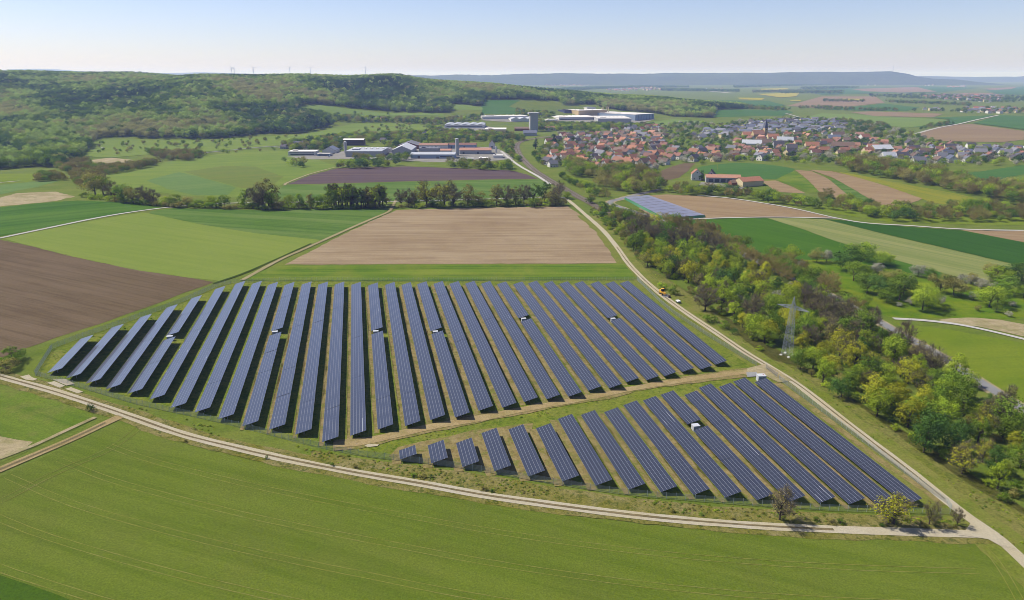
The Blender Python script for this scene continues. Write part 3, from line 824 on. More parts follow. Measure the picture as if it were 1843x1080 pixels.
# park ground: meadow, dry strips along the low edges, dirt track -------------
field('solar_park_meadow', [(64, 677), (94, 629), (150, 608), (250, 573), (325, 546), (390, 517), (440, 507), (800, 507), (1146, 504), (1200, 556), (1250, 591), (1300, 623), (1345, 650),
      (1400, 682), (1475, 740), (1583, 820), (1660, 878), (1708, 912), (1709, 926), (1453, 916), (1250, 900), (1120, 889), (986, 869), (840, 843), (731, 830), (650, 820), (560, 802), (460, 775), (350, 750), (250, 729), (150, 699)], m_park, 1.3)
def strip_poly(u0, u1, a, b, mat, nm, lift):
    pts = [base_pt(u0, a), base_pt(u1, a), base_pt(u1, b), base_pt(u0, b)]
    sheet(nm, [(p.x, p.y) for p in pts], mat, lift, jit=0.22)
for k, (u, a, b) in enumerate(TRI):
    first = k >= len(ROWS_A)
    if k > 8:
        w = 0.6 + 0.65 * min(1, max(0, (k - 8) / 10.0)) + (1.0 if first and k < len(ROWS_A) + 7 else 0)
        strip_poly(u - w - 0.1, u + 0.35, a - 0.6, b + 0.6, m_drygrass, 'dry_grass_strip', 0.15)
INNER = [(600, 802), (645, 798), (700, 786), (780, 769), (870, 752), (960, 735), (1060, 716), (1150, 698), (1250, 683), (1330, 672), (1385, 668)]
field('tip_dry_ground', [(700, 822), (716, 806), (760, 795), (810, 786), (850, 775), (900, 770), (960, 762), (930, 800), (1000, 850), (1060, 876), (980, 868), (840, 843), (740, 832)], m_drygrass, 2.6, 0.6)
ribbon('dirt_track_verge', INNER, 6.0, m_drygrass, 0.22, wj=0.25)
ribbon('dirt_track', INNER, 3.6, m_dirt, 0.28, wj=0.15)
field('gate_apron', [(1345, 664), (1378, 656), (1400, 668), (1424, 686), (1402, 690), (1380, 679), (1342, 677)], m_bare, 5, 0.3)
field('gate_concrete', [(1343, 672), (1362, 671), (1362, 679), (1345, 680)], plain_mat('apron_concrete', C('#b9b9b6'), 0.9), 6, 0.05)
ribbon('bare_strip_by_fence', [(1398, 690), (1470, 742), (1570, 818), (1640, 868), (1700, 910)], 3.2, m_drygrass, 0.2, wj=0.2)
for k, P in enumerate([[(36, 683), (52, 679), (58, 684), (68, 687), (60, 690), (46, 688)], [(85, 694), (98, 691), (117, 699), (108, 703)], [(117, 705), (128, 702), (150, 710), (140, 713)],
                       [(95, 684), (118, 683), (135, 692), (120, 695)], [(656, 803), (664, 800), (682, 801), (680, 804), (662, 806)]]):
    field('pale_ground_patch', [(x_, y_ - (4 if k < 3 else 0)) for x_, y_ in P], m_gravel, 3 + k * 0.2, 0.1)

# ------------------------------------------------------------------ trees
m_bark = plain_mat('bark', (0.085, 0.066, 0.05, 1), 0.95, 0, 0.35, 2.0, 0.1)
m_twig = plain_mat('twig_bark', (0.15, 0.125, 0.082, 1), 0.95, 0, 0.3, 1.5, 0.1)
K_ = 1.75
L_green = leaf_mat('leaf_green', C('#45652a', K_), C('#62802f', K_), 0.3, C('#7c8f38', K_))
L_dark = leaf_mat('leaf_dark', C('#304d2c', K_), C('#456432', K_), 0.25, C('#527036', K_))
L_fresh = leaf_mat('leaf_fresh', C('#7d8a2c', K_), C('#9aa035', K_), 0.35, C('#b0ac42', K_))
L_lime = leaf_mat('leaf_lime', C('#6d8a2c', K_), C('#86a038', K_), 0.35, C('#9aa83c', K_))
L_olive = leaf_mat('leaf_olive', C('#6b6f3e', K_), C('#858450', K_), 0.3, C('#948a5c', K_))
L_bud = leaf_mat('leaf_bud', C('#6f6640', K_), C('#857a52', K_), 0.25, C('#8a8050', K_))
L_white = leaf_mat('blossom_white', C('#b9b6a0', 0.95), C('#d8d6c8', 0.95), 0.3, C('#c8c4a8', 0.95), 0.2)
L_con = leaf_mat('needle', C('#26402c', K_), C('#35513a', K_), 0.1, C('#3c5838', K_))
L_forest = leaf_mat('leaf_forest_light', C('#6e8e4e', 1.95), C('#88a25e', 1.95), 0.35, C('#9caa64', 1.95))
L_pale = leaf_mat('leaf_forest_pale', C('#7c845a', 1.75), C('#92986e', 1.75), 0.35, C('#888662', 1.75))
LEAF = {'forest': L_forest, 'pale': L_pale, 'green': L_green, 'dark': L_dark, 'fresh': L_fresh, 'lime': L_lime, 'olive': L_olive, 'bud': L_bud, 'white': L_white, 'conifer': L_con}

def unit(rg, n):
    v = rg.normal(size=(n, 3))
    return v / (np.linalg.norm(v, axis=1)[:, None] + 1e-9)

def leaf_quads(rg, P, N, size):
    n = len(P)
    N = N / (np.linalg.norm(N, axis=1)[:, None] + 1e-9)
    a = np.cross(N, unit(rg, n)); a /= np.linalg.norm(a, axis=1)[:, None] + 1e-9
    b = np.cross(N, a)
    s1 = (size * rg.uniform(0.6, 1.35, n))[:, None]; s2 = (size * rg.uniform(0.45, 1.0, n))[:, None]
    V = np.stack([P - a * s1, P - b * s2 * 0.9, P + a * s1, P + b * s2], 1).reshape(-1, 3)
    F = np.arange(n * 4).reshape(-1, 4)
    return V, F

def make_tree(seed, H=10.0, spread=0.42, base=0.28, clumps=26, leaves=1500, leaf=0.30, flat=1.0, bare=False, conical=False, narrow=False, low=False):
    rg = np.random.default_rng(seed)
    R = H * spread
    zc = H * (base + 1) / 2; hz = H * (1 - base) / 2
    # clump centres through the crown
    c = []
    while len(c) < clumps:
        p = rg.uniform(-1, 1, 3)
        r = np.linalg.norm(p)
        if r > 1 or r < 0.35: continue
        if conical:
            q = (p[2] + 1) / 2
            w = (1 - q) * 0.95 + 0.08
            if math.hypot(p[0], p[1]) > w: continue
        if p[2] < -0.55 and rg.random() < 0.4: continue
        c.append(p)
    c = np.array(c)
    ctr = np.stack([c[:, 0] * R * rg.uniform(0.85, 1.1), c[:, 1] * R * rg.uniform(0.85, 1.1), zc + c[:, 2] * hz * 0.92], -1)
    ctr[:, :2] += rg.normal(0, R * 0.06, 2)
    # wood
    b = MB()
    top = H * (0.86 if (conical or narrow) else 0.62)
    lean = rg.normal(0, 0.03 * H, 2)
    tr = 0.026 * H
    pts = [Vector((lean[0] * t * t, lean[1] * t * t, top * t - 0.4 * (t == 0))) for t in (0, 0.3, 0.6, 1.0)]
    rad = [tr * 1.25, tr * 0.85, tr * 0.6, tr * 0.2]
    for i in range(3): b.tube(pts[i], pts[i + 1], rad[i], rad[i + 1], 6)
    order = rg.permutation(len(ctr))[: (len(ctr) if bare else min(len(ctr), 12))]
    for i in order:
        e = Vector(ctr[i])
        t = min(0.9, max(0.32, (e.z - 0.25 * H) / H * 0.9 + 0.1))
        s0 = Vector((lean[0] * t * t, lean[1] * t * t, top * t))
        mid = s0.lerp(e, 0.5) + Vector((0, 0, -0.03 * H)) + Vector(rg.normal(0, 0.025 * H, 3))
        b.tube(s0, mid, tr * 0.42, tr * 0.25, 4); b.tube(mid, e, tr * 0.25, tr * 0.08, 4)
    wood = b.mesh('trunk', [m_bark], True)
    # foliage
    per = np.full(len(ctr), leaves // len(ctr))
    idx = np.repeat(np.arange(len(ctr)), per)
    n = len(idx)
    cr = (R * 0.36) * rg.uniform(0.7, 1.3, len(ctr))
    off = unit(rg, n) * (rg.uniform(0, 1, n) ** 0.45)[:, None]
    P = ctr[idx] + off * cr[idx][:, None] * np.array([1.1, 1.1, 0.8 if not narrow else 1.3])
    P[:, 2] = np.maximum(P[:, 2], 0.06 * H if low else base * H * 0.8)
    out = P - np.array([0, 0, zc - 0.25 * H])
    out /= np.linalg.norm(out, axis=1)[:, None]
    N = off * 0.6 + out * 0.5 + unit(rg, n) * 0.55 + np.array([0, 0, 0.15])
    V, F = leaf_quads(rg, P, N, leaf)
    mi = np.zeros(len(F), int)
    if bare:
        nt = len(ctr) * 34
        ii = np.repeat(np.arange(len(ctr)), 34)
        A = ctr[ii] + unit(rg, nt) * (cr[ii] * 0.35)[:, None]
        D = unit(rg, nt) * 0.8 + (A - np.array([0, 0, zc - 0.3 * H])) / H * 1.3 + np.array([0, 0, 0.35])
        D /= np.linalg.norm(D, axis=1)[:, None]
        B = A + D * (cr[ii] * rg.uniform(0.5, 1.25, nt))[:, None]
        sd = np.cross(D, unit(rg, nt)); sd /= np.linalg.norm(sd, axis=1)[:, None] + 1e-9
        w = 0.0042 * H
        TV = np.stack([A - sd * w, A + sd * w, B + sd * w * 0.4, B - sd * w * 0.4], 1).reshape(-1, 3)
        TF = np.arange(nt * 4).reshape(-1, 4) + len(V)
        V = np.vstack([V, TV]); F = np.vstack([F, TF]); mi = np.concatenate([mi, np.ones(nt, int)])
    crown = mesh_from('crown', V, F, [L_green, m_twig], mi)
    return wood, crown

PROTO = {}
def proto(kind, variants):
    PROTO[kind] = variants
proto('round', [make_tree(10 + i, 10, 0.48, 0.12, 34, 1700, 0.27) for i in range(4)])
proto('tall', [make_tree(20 + i, 14, 0.31, 0.10, 38, 1900, 0.30) for i in range(4)])
proto('loose', [make_tree(30 + i, 13, 0.38, 0.14, 30, 1000, 0.30, bare=True) for i in range(4)])
proto('bare', [make_tree(40 + i, 13, 0.39, 0.16, 36, 560, 0.22, bare=True) for i in range(4)])
proto('poplar', [make_tree(50 + i, 16, 0.20, 0.12, 32, 1200, 0.32, narrow=True, bare=True) for i in range(3)])
proto('conifer', [make_tree(60 + i, 15, 0.24, 0.10, 46, 1200, 0.36, conical=True) for i in range(2)])
proto('bush', [make_tree(70 + i, 3.2, 0.62, 0.06, 18, 700, 0.16, low=True) for i in range(3)])
proto('orchard', [make_tree(80 + i, 7, 0.52, 0.17, 30, 1900, 0.19) for i in range(4)])
REF = {'round': 10, 'tall': 14, 'loose': 13, 'bare': 13, 'poplar': 16, 'conifer': 15, 'bush': 3.2, 'orchard': 7}

tree_count = {}
def tree(kind, leaf, x, y, h, label, group, name='tree', cat='tree', wide=1.0, sink=0.1):
    wood, crown = random.choice(PROTO[kind])
    z = float(terrain(x, y))
    t = thing(name, label, cat, (x, y, z - sink), random.uniform(0, 6.28), group)
    s = h / REF[kind]
    t.scale = (s * wide * random.uniform(0.92, 1.08), s * wide * random.uniform(0.92, 1.08), s)
    obj('trunk', wood, None, t)
    c = obj('crown', crown, None, t)
    c.material_slots[0].link = 'OBJECT'
    c.material_slots[0].material = LEAF[leaf]
    tree_count[label] = tree_count.get(label, 0) + 1
    return t

def tree_px(kind, leaf, px, py, hpx, label, group, **kw):
    p = G(px, py)[0]
    dep = proj(p[0], p[1], p[2])[2]
    return tree(kind, leaf, p[0], p[1], hpx * dep / FPX / 0.95, label, group, **kw)

def poisson_px(poly, spacing, seed=1, keep=1.0):
    """world points about 'spacing' apart whose ground spot lies in the photograph polygon"""
    q = px_xy(poly)
    lo, hi = q.min(0), q.max(0)
    rg = np.random.default_rng(seed)
    xs = np.arange(lo[0] - 10, hi[0] + 10, spacing); ys = np.arange(lo[1] - 10, hi[1] + 10, spacing)
    X, Y = np.meshgrid(xs, ys)
    X = X + (np.arange(len(ys)) % 2)[:, None] * spacing / 2
    X = (X + rg.uniform(-0.42, 0.42, X.shape) * spacing).ravel(); Y = (Y + rg.uniform(-0.42, 0.42, Y.shape) * spacing).ravel()
    m = inside(X, Y, q) & (rg.random(len(X)) < keep)
    return np.stack([X[m], Y[m]], -1)

LAB = {'fresh': 'yellow-green tree', 'lime': 'lime-green tree', 'green': 'mid-green tree', 'dark': 'dark green tree', 'olive': 'olive half-leafed tree', 'bud': 'bare brown-twigged tree', 'white': 'white blossoming tree'}
ZX = [1130, 1230, 1340, 1450, 1560, 1680, 1780]
ZN = ['beside the tan field', 'at the track bend', 'above the parked loader', 'next to the pylon', 'opposite the transformer station', 'opposite the smaller solar block', 'below the lime meadow', 'by the track junction']
WOOD = [(1052, 374), (1096, 412), (1120, 440), (1150, 466), (1185, 492), (1222, 512), (1262, 545), (1300, 570), (1330, 585), (1352, 612), (1372, 640), (1405, 612), (1440, 628), (1452, 662), (1485, 705), (1545, 725), (1580, 752),
        (1630, 790), (1690, 828), (1750, 872), (1843, 922), (1960, 985), (1960, 830), (1843, 762), (1760, 708), (1690, 662), (1610, 615), (1550, 584), (1470, 542), (1380, 500), (1280, 452), (1200, 420), (1150, 400), (1098, 376)]
pts = poisson_px(WOOD, 9.0, 5)
d = np.hypot(pts[:, 0], pts[:, 1])
pts = pts[np.argsort(d)]
px_, py_, _ = proj(pts[:, 0], pts[:, 1], terrain(pts[:, 0], pts[:, 1]))
vis = (px_ > -30) & (px_ < 1955)
pts = pts[vis]; px_ = px_[vis]
ROADL = catmull(px_xy(VALLEY), 5.0)
EDGE_IN = catmull(px_xy([(1052, 374), (1120, 440), (1185, 492), (1262, 545), (1330, 585), (1405, 625), (1485, 705), (1580, 752), (1690, 828), (1843, 922)]), 5.0)
rest = []
for (x, y), ppx in zip(pts, px_):
    n1 = math.sin(x / 19.0 + 1.3) + math.sin(y / 23.0 + x / 40.0) - (0.35 if 1200 < ppx < 1520 else -0.2)
    r = random.random()
    if ppx < 1130:
        kind, leaf = ('round', random.choice(['green', 'lime', 'dark', 'olive'])); h = random.uniform(5, 8)
    else:
        if n1 > 0.7: leaf = random.choice(['fresh', 'fresh', 'lime', 'green'])
        elif n1 > -0.2: leaf = random.choice(['green', 'olive', 'dark', 'fresh', 'lime'])
        elif n1 > -1.0: leaf = random.choice(['olive', 'bud', 'lime', 'green'])
        else: leaf = random.choice(['bud', 'olive', 'olive', 'green'])
        if random.random() < 0.025: leaf = 'white'
        kind = {'bud': 'bare', 'olive': random.choice(['loose', 'bare']), 'fresh': random.choice(['loose', 'round', 'tall']), 'white': 'orchard'}.get(leaf, random.choice(['round', 'tall', 'round']))
        h = random.uniform(7.5, 14) * (0.6 if leaf == 'white' else 1)
    zone = ZN[int(np.searchsorted(ZX, ppx))]
    de = np.min(np.hypot(EDGE_IN[:, 0] - x, EDGE_IN[:, 1] - y)); dr = np.min(np.hypot(ROADL[:, 0] - x, ROADL[:, 1] - y))
    side = 'track side' if de < dr * 0.5 else ('road side' if dr < de * 0.5 else 'middle')
    size = 'small' if h < 8.8 else ('tall' if h > 11.8 else 'mid-sized')
    tree(kind, leaf, x, y, h, '%s %s in the wooded strip, %s, %s' % (size, LAB[leaf], side, zone), 'trees of the wooded strip', wide=random.uniform(0.85, 1.05))

# single trees by the gravel track, pylon and corner
S1 = 'trees standing apart by the track'
for k, l, x, y, h, w, lab in [
    ('bare', 'bud', 1403, 936, 62, 1.0, 'slender nearly bare tree on the verge between fence and curved track'),
    ('loose', 'fresh', 1608, 943, 58, 1.35, 'round yellow-green tree on the verge near the fence corner'),
    ('bare', 'fresh', 1672, 944, 46, 0.8, 'thin sapling with few leaves by the fence corner'),
    ('bare', 'bud', 1722, 946, 34, 0.8, 'small bare sapling beside the track junction'),
    ('orchard', 'lime', 1375, 617, 34, 1.2, 'broad lime-green tree standing just beside the lattice pylon'),
    ('bare', 'bud', 1269, 560, 42, 1.2, 'bare fruit tree with spreading branches on the slope by the track'),
    ('orchard', 'green', 1440, 665, 40, 0.9, 'small green tree leaning beyond the pylon foot'),
    ('orchard', 'dark', 1514, 715, 40, 1.0, 'dark green round tree on the grass slope above the track'),
    ('orchard', 'olive', 1460, 678, 14, 0.8, 'tiny olive tree on the grass slope above the track'),
    ('orchard', 'olive', 1165, 480, 24, 1.1, 'olive fruit tree at the edge of the grass by the track bend'),
    ('orchard', 'green', 1185, 482, 34, 1.0, 'green fruit tree next to the olive one by the track bend'),
    ('round', 'dark', 1662, 815, 70, 0.8, 'tall dark green tree at the wood edge above the grass slope')]:
    tree_px(k, l, x, y, h, lab, None, wide=w)
BU = 'shrubs on verges and slopes'
for l, x, y, h, w, lab in [
    ('green', 23, 650, 26, 1.3, 'rounded green shrub at the corner of the ploughed field'),
    ('olive', 12, 668, 20, 1.6, 'olive-brown shrub beside the farm track bend'),
    ('dark', 166, 739, 14, 0.9, 'dark green shrub on the farm track edge near the branch'),
    ('dark', 1318, 602, 13, 1.0, 'dark reddish-green shrub alone on the slope by the gravel track'),
    ('green', 1303, 591, 15, 1.2, 'green shrub beside the dark one on the slope'),
    ('green', 1285, 581, 16, 1.4, 'leafy green shrub below the bare fruit tree'),
    ('lime', 1196, 522, 16, 1.0, 'lime shrub next to the parked yellow machine'),
    ('green', 1212, 530, 18, 0.9, 'green shrub behind the parked machine')]:
    tree_px('bush', l, x, y, h, lab, None, wide=w, name='shrub', cat='shrub')
for x, y, w in [(745, 858, 1.6), (760, 861, 1.4), (775, 862, 1.2), (870, 883, 1.5), (885, 886, 1.2), (1495, 941, 2.0), (1512, 942, 1.6), (1468, 938, 1.2), (640, 842, 0.9), (600, 838, 0.8), (1210, 922, 1.0), (1262, 928, 1.0),
                (1320, 933, 1.1), (1590, 948, 1.2), (1665, 950, 1.2), (1718, 950, 1.0), (335, 795, 0.7), (480, 826, 0.6)]:
    tree_px('bush', random.choice(['green', 'dark', 'olive']), x, y, random.uniform(7, 10), 'low weedy shrub on the verge between the fence and the curved track', BU, wide=w * 0.9, name='shrub', cat='shrub')

# hedge row behind the tan field
HR = 'trees of the hedge row behind the fields'
hl = lambda d_: d_ + ' in the hedge row between the green fields'
HEDGE = [('round', 'olive', 172, 352, 40, 1.2), ('round', 'green', 186, 350, 34, 1.1), ('bare', 'bud', 206, 360, 32, 1.0), ('round', 'green', 224, 364, 32, 1.1), ('round', 'olive', 240, 366, 30, 1.0), ('bare', 'olive', 262, 367, 30, 1.2), ('bare', 'bud', 277, 369, 27, 1.2),
         ('round', 'lime', 298, 371, 17, 1.1), ('round', 'green', 316, 372, 22, 1.2), ('round', 'olive', 338, 371, 17, 1.2), ('round', 'green', 356, 373, 14, 1.4), ('round', 'lime', 378, 373, 21, 1.0), ('round', 'green', 404, 373, 22, 1.0), ('round', 'lime', 390, 374, 20, 1.0),
         ('tall', 'green', 440, 371, 31, 1.15), ('round', 'dark', 455, 375, 12, 1.4), ('bare', 'bud', 465, 375, 38, 1.2), ('tall', 'olive', 484, 371, 48, 1.2), ('round', 'green', 490, 376, 32, 1.0), ('bare', 'bud', 474, 377, 36, 1.0), ('round', 'olive', 502, 377, 20, 1.3),
         ('round', 'lime', 520, 374, 24, 1.0), ('tall', 'green', 540, 376, 28, 1.0), ('tall', 'olive', 560, 375, 28, 0.9), ('round', 'green', 572, 376, 24, 1.1), ('round', 'lime', 588, 375, 25, 1.2), ('tall', 'green', 598, 374, 36, 1.0),
         ('bare', 'bud', 696, 368, 15, 1.3), ('bare', 'olive', 722, 371, 28, 1.0), ('bare', 'bud', 735, 372, 30, 1.0), ('tall', 'olive', 746, 372, 30, 0.9), ('loose', 'fresh', 768, 371, 42, 1.5), ('loose', 'fresh', 800, 372, 44, 1.5), ('round', 'dark', 782, 373, 14, 1.6),
         ('bare', 'olive', 816, 372, 36, 1.1), ('tall', 'olive', 842, 371, 38, 1.1), ('round', 'olive', 862, 371, 26, 1.1), ('round', 'dark', 868, 372, 14, 1.3), ('tall', 'olive', 894, 370, 38, 1.1), ('bare', 'olive', 912, 369, 33, 1.0), ('tall', 'olive', 928, 368, 33, 1.0), ('bare', 'olive', 943, 367, 34, 1.0),
         ('tall', 'green', 960, 366, 36, 1.1), ('tall', 'dark', 980, 364, 36, 0.9), ('round', 'green', 962, 373, 18, 1.4), ('round', 'olive', 992, 370, 24, 1.3), ('bare', 'bud', 1000, 368, 26, 1.2), ('round', 'lime', 1020, 358, 14, 1.2), ('bare', 'bud', 1005, 356, 28, 1.2), ('round', 'olive', 1015, 369, 10, 1.1)]
HN = {'round': 'round-crowned', 'tall': 'tall upright', 'bare': 'twiggy half-bare', 'loose': 'broad loose-crowned', 'poplar': 'slim'}
HC = {'olive': 'olive-green tree', 'green': 'green tree', 'bud': 'brown tree', 'lime': 'lime-green tree', 'dark': 'dark green tree', 'fresh': 'yellow-green tree'}
for k, l, x, y, h, w in HEDGE:
    zo = 'near the sandy clearing' if x < 290 else ('by the slope meadow' if x < 450 else ('beside the poplars' if x < 700 else ('beside the white path' if x < 830 else ('behind the tan field' if x < 950 else 'by the railway'))))
    tree_px(k, l, x, y, h, '%s %s %s, hedge row %s' % ('low' if h < 20 else ('high' if h > 33 else 'mid-height'), HN[k], HC[l], zo), HR, wide=w)
for i in range(24):
    tree_px('poplar', random.choice(['green', 'lime', 'olive']), 598 + i * 3.95 + random.uniform(-1.5, 1.5), 372 + random.uniform(-3, 3), random.uniform(34, 42), 'slim poplar in the dense poplar row at the hedge by the white path', 'poplar row', name='poplar_tree', wide=1.15)
for x in range(150, 1015, 11):
    if 693 < x < 722: continue
    yb = np.interp(x, [150, 200, 300, 460, 600, 700, 760, 900, 1010], [355, 364, 373, 377, 376, 373, 374, 372, 369])
    lf = random.choice(['lime', 'green', 'olive', 'green']); hp = random.uniform(7, 13)
    zo = 'near the sandy clearing' if x < 230 else ('at the lane end' if x < 330 else ('by the slope meadow' if x < 450 else ('under the tall brown trees' if x < 520 else ('before the poplars' if x < 600 else ('under the poplars' if x < 700 else ('beside the white path' if x < 790 else ('under the yellow-green trees' if x < 850 else ('behind the tan field' if x < 950 else 'by the railway'))))))))
    tree_px('bush', lf, x + random.uniform(-4, 4), yb + random.uniform(-2, 1.5), hp, '%s %s shrub in the hedge row, %s' % ('low' if hp < 9 else ('tall' if hp > 11 else 'mid-height'), {'lime': 'lime-green', 'green': 'green', 'olive': 'olive'}[lf], zo), 'shrubs under the hedge row', wide=random.uniform(1.1, 1.7), name='shrub', cat='shrub')

# orchard on the right: fruit trees, some in blossom
ORCH = [('green', 1388, 470, 24, 1), ('lime', 1427, 470, 26, 1), ('olive', 1470, 472, 22, 1), ('white', 1487, 471, 20, .8), ('white', 1428, 478, 10, 1.2), ('white', 1443, 479, 9, 1.2),
        ('dark', 1528, 490, 38, 1), ('green', 1543, 482, 42, 1), ('lime', 1556, 470, 32, 1), ('green', 1536, 506, 34, 1), ('lime', 1585, 475, 20, 1.5), ('green', 1590, 480, 22, 1.2), ('white', 1578, 492, 18, 1),
        ('green', 1560, 528, 36, 1), ('dark', 1580, 532, 36, 1), ('olive', 1604, 524, 34, 1.1), ('green', 1618, 540, 42, 1), ('dark', 1626, 530, 32, 1), ('white', 1637, 512, 14, 1), ('green', 1595, 545, 26, 1.1),
        ('white', 1652, 498, 20, 1.1), ('green', 1673, 504, 20, .7), ('olive', 1691, 528, 34, 1), ('olive', 1716, 532, 30, 1), ('white', 1728, 518, 22, .9), ('white', 1746, 512, 16, 1), ('olive', 1748, 512, 20, .8),
        ('lime', 1660, 558, 40, 1), ('green', 1668, 552, 34, 1), ('white', 1688, 548, 18, .9), ('white', 1640, 550, 14, 1), ('white', 1618, 552, 8, 1.2), ('white', 1766, 520, 18, 1), ('white', 1752, 540, 14, .9), ('lime', 1780, 552, 34, 1.1), ('green', 1795, 545, 28, 1.1),
        ('white', 1790, 522, 14, 1.2), ('green', 1812, 530, 30, 1.2), ('lime', 1800, 508, 26, 1.3), ('dark', 1820, 505, 30, 1.2), ('olive', 1785, 500, 24, 1.2), ('green', 1838, 506, 28, 1.2), ('white', 1822, 552, 10, 1), ('olive', 1760, 560, 10, 1), ('green', 1792, 562, 18, .9), ('green', 1842, 536, 22, 1), ('white', 1814, 570, 10, 1), ('lime', 1700, 560, 10, 1)]
ON = {'white': 'white blossoming fruit tree in the orchard meadow', 'green': 'leafy green fruit tree in the orchard meadow', 'lime': 'lime-green fruit tree in the orchard meadow', 'dark': 'dark green dense fruit tree in the orchard meadow', 'olive': 'olive-brown fruit tree in the orchard meadow'}
for l, x, y, h, w in ORCH:
    zo = 'beside the deep green field' if x < 1500 else ('in the dense middle clump' if x < 1642 else ('near the gravel apron' if y > 535 else ('beside the pale stubble field' if y < 515 else 'in the open grass')))
    tree_px('orchard', l, x, y, h * 1.08, '%s %s, %s' % ('small' if h < 15 else ('large' if h > 31 else 'mid-sized'), ON[l], zo), 'fruit trees of the orchard', name='fruit_tree', wide=w * 1.12)

# ------------------------------------------------------------------ far woods (uncountable)
def scatter(name, pts, kind, leaf, hs, label, wide=(0.9, 1.25), sink=0.4, trunk=False):
    """one far wood: real trees of one kind set out on ground points by geometry nodes"""
    if len(pts) == 0: return
    rg = np.random.default_rng(len(pts) * 7 + 3)
    z = terrain(pts[:, 0], pts[:, 1]) - sink
    me = bpy.data.meshes.new(name)
    me.from_pydata(np.column_stack([pts, z]).tolist(), [], [])
    n = len(pts)
    s = hs / REF[kind] * np.ones(n)
    w = s * rg.uniform(wide[0], wide[1], n)
    at = me.attributes.new('tree_scale', 'FLOAT_VECTOR', 'POINT')
    at.data.foreach_set('vector', np.column_stack([w, w * rg.uniform(0.9, 1.1, n), s]).astype(np.float32).ravel())
    at = me.attributes.new('tree_turn', 'FLOAT_VECTOR', 'POINT')
    at.data.foreach_set('vector', np.column_stack([np.zeros(n), np.zeros(n), rg.uniform(0, 6.28, n)]).astype(np.float32).ravel())
    o = obj(name, me)
    struct(o, 'stuff'); o['label'] = label; o['category'] = 'trees'
    ng = bpy.data.node_groups.new(name, 'GeometryNodeTree')
    ng.interface.new_socket('Geometry', in_out='INPUT', socket_type='NodeSocketGeometry')
    ng.interface.new_socket('Geometry', in_out='OUTPUT', socket_type='NodeSocketGeometry')
    N = ng.nodes; L = ng.links
    gi = N.new('NodeGroupInput'); go = N.new('NodeGroupOutput')
    ip = N.new('GeometryNodeInstanceOnPoints')
    jn = N.new('GeometryNodeJoinGeometry')
    src = SRC[(kind, leaf)]
    for so in (src if trunk else src[:1]):
        oi = N.new('GeometryNodeObjectInfo'); oi.transform_space = 'ORIGINAL'
        oi.inputs[0].default_value = so
        L.new(oi.outputs['Geometry'], jn.inputs[0])
    sm = N.new('GeometryNodeSetMaterial'); sm.inputs['Material'].default_value = LEAF[leaf]
    L.new(gi.outputs[0], ip.inputs['Points'])
    if trunk: L.new(jn.outputs[0], ip.inputs['Instance'])
    else:
        L.new(jn.outputs[0], sm.inputs[0]); L.new(sm.outputs[0], ip.inputs['Instance'])
    for nm, sock in (('tree_scale', 'Scale'), ('tree_turn', 'Rotation')):
        na = N.new('GeometryNodeInputNamedAttribute'); na.data_type = 'FLOAT_VECTOR'
        na.inputs['Name'].default_value = nm
        L.new(na.outputs[0], ip.inputs[sock])
    L.new(ip.outputs[0], go.inputs[0])
    md = o.modifiers.new('trees', 'NODES'); md.node_group = ng
    return o

class _Src(dict):
    """a standing tree of this kind whose crown is repeated in the far woods"""
    def __missing__(s, key):
        kind = key[0]
        for o in bpy.data.objects:
            if o.name.startswith('crown') and o.type == 'MESH' and any(o.data == c for _, c in PROTO[kind]):
                tr = [c for c in o.parent.children if c.name.startswith('trunk')]
                s[key] = (o, tr[0]); return s[key]
        raise KeyError(key)
SRC = _Src()
for x, h in ((990, 40), (958, 34)):
    tree_px('conifer', 'conifer', x + 6, 262 if x > 970 else 268, h * 0.6, 'dark conifer standing by the railway curve', 'conifers by the railway', name='conifer_tree', wide=1.2)

FOREST = [(-700, 345), (-300, 322), (0, 306), (60, 300), (110, 303), (145, 290), (158, 268), (175, 250), (205, 246), (280, 249), (350, 250), (420, 248), (460, 242), (535, 240), (572, 235), (600, 225), (592, 212), (548, 201), (528, 194),
          (548, 188), (575, 187), (640, 195), (712, 202), (800, 203), (812, 199), (868, 199), (868, 180), (938, 179), (1005, 182), (1015, 190), (1070, 187), (1087, 195), (1130, 200), (1175, 203), (1205, 210), (1280, 212), (1290, 198), (1340, 196), (1340, 191), (1285, 181), (1240, 172), (1240, -100), (-1500, -100), (-1500, 400)]
CLEAR = [[(812, 186), (838, 188), (868, 192), (872, 199), (812, 199)]]
rg = np.random.default_rng(3)
sp = 9.6
xs = np.arange(-2700, 1000, sp); ys = np.arange(760, 2560, sp)
X, Y = np.meshgrid(xs, ys)
X = (X + rg.uniform(-0.45, 0.45, X.shape) * sp).ravel(); Y = (Y + rg.uniform(-0.45, 0.45, Y.shape) * sp).ravel()
qx, qy, _ = proj(X, Y, terrain(X, Y))
m = inside(qx, qy, FOREST) & (qx > -140) & (qx < 1400)
for c in CLEAR: m &= ~inside(qx, qy, c)
X, Y = X[m], Y[m]
f1 = np.sin(X / 83 + 0.7 * np.sin(Y / 61)) + np.sin(Y / 97 + X / 210 + 1.0) + 0.7 * np.sin(X / 31 + 2 * np.sin(Y / 47)) + rg.normal(0, 0.45, len(X))
r = rg.random(len(X))
FP = np.stack([X, Y], -1)
cls = np.where(f1 > 1.35, 0, np.where(f1 > 0.55, 1, np.where(f1 > -0.25, 2, np.where(f1 > -1.05, 3, 4))))
sel = rg.random(len(X)) < 0.16
cls = np.where(sel, rg.integers(1, 5, len(X)), cls)
hs = lambda n, a, b: rg.uniform(a, b, n)
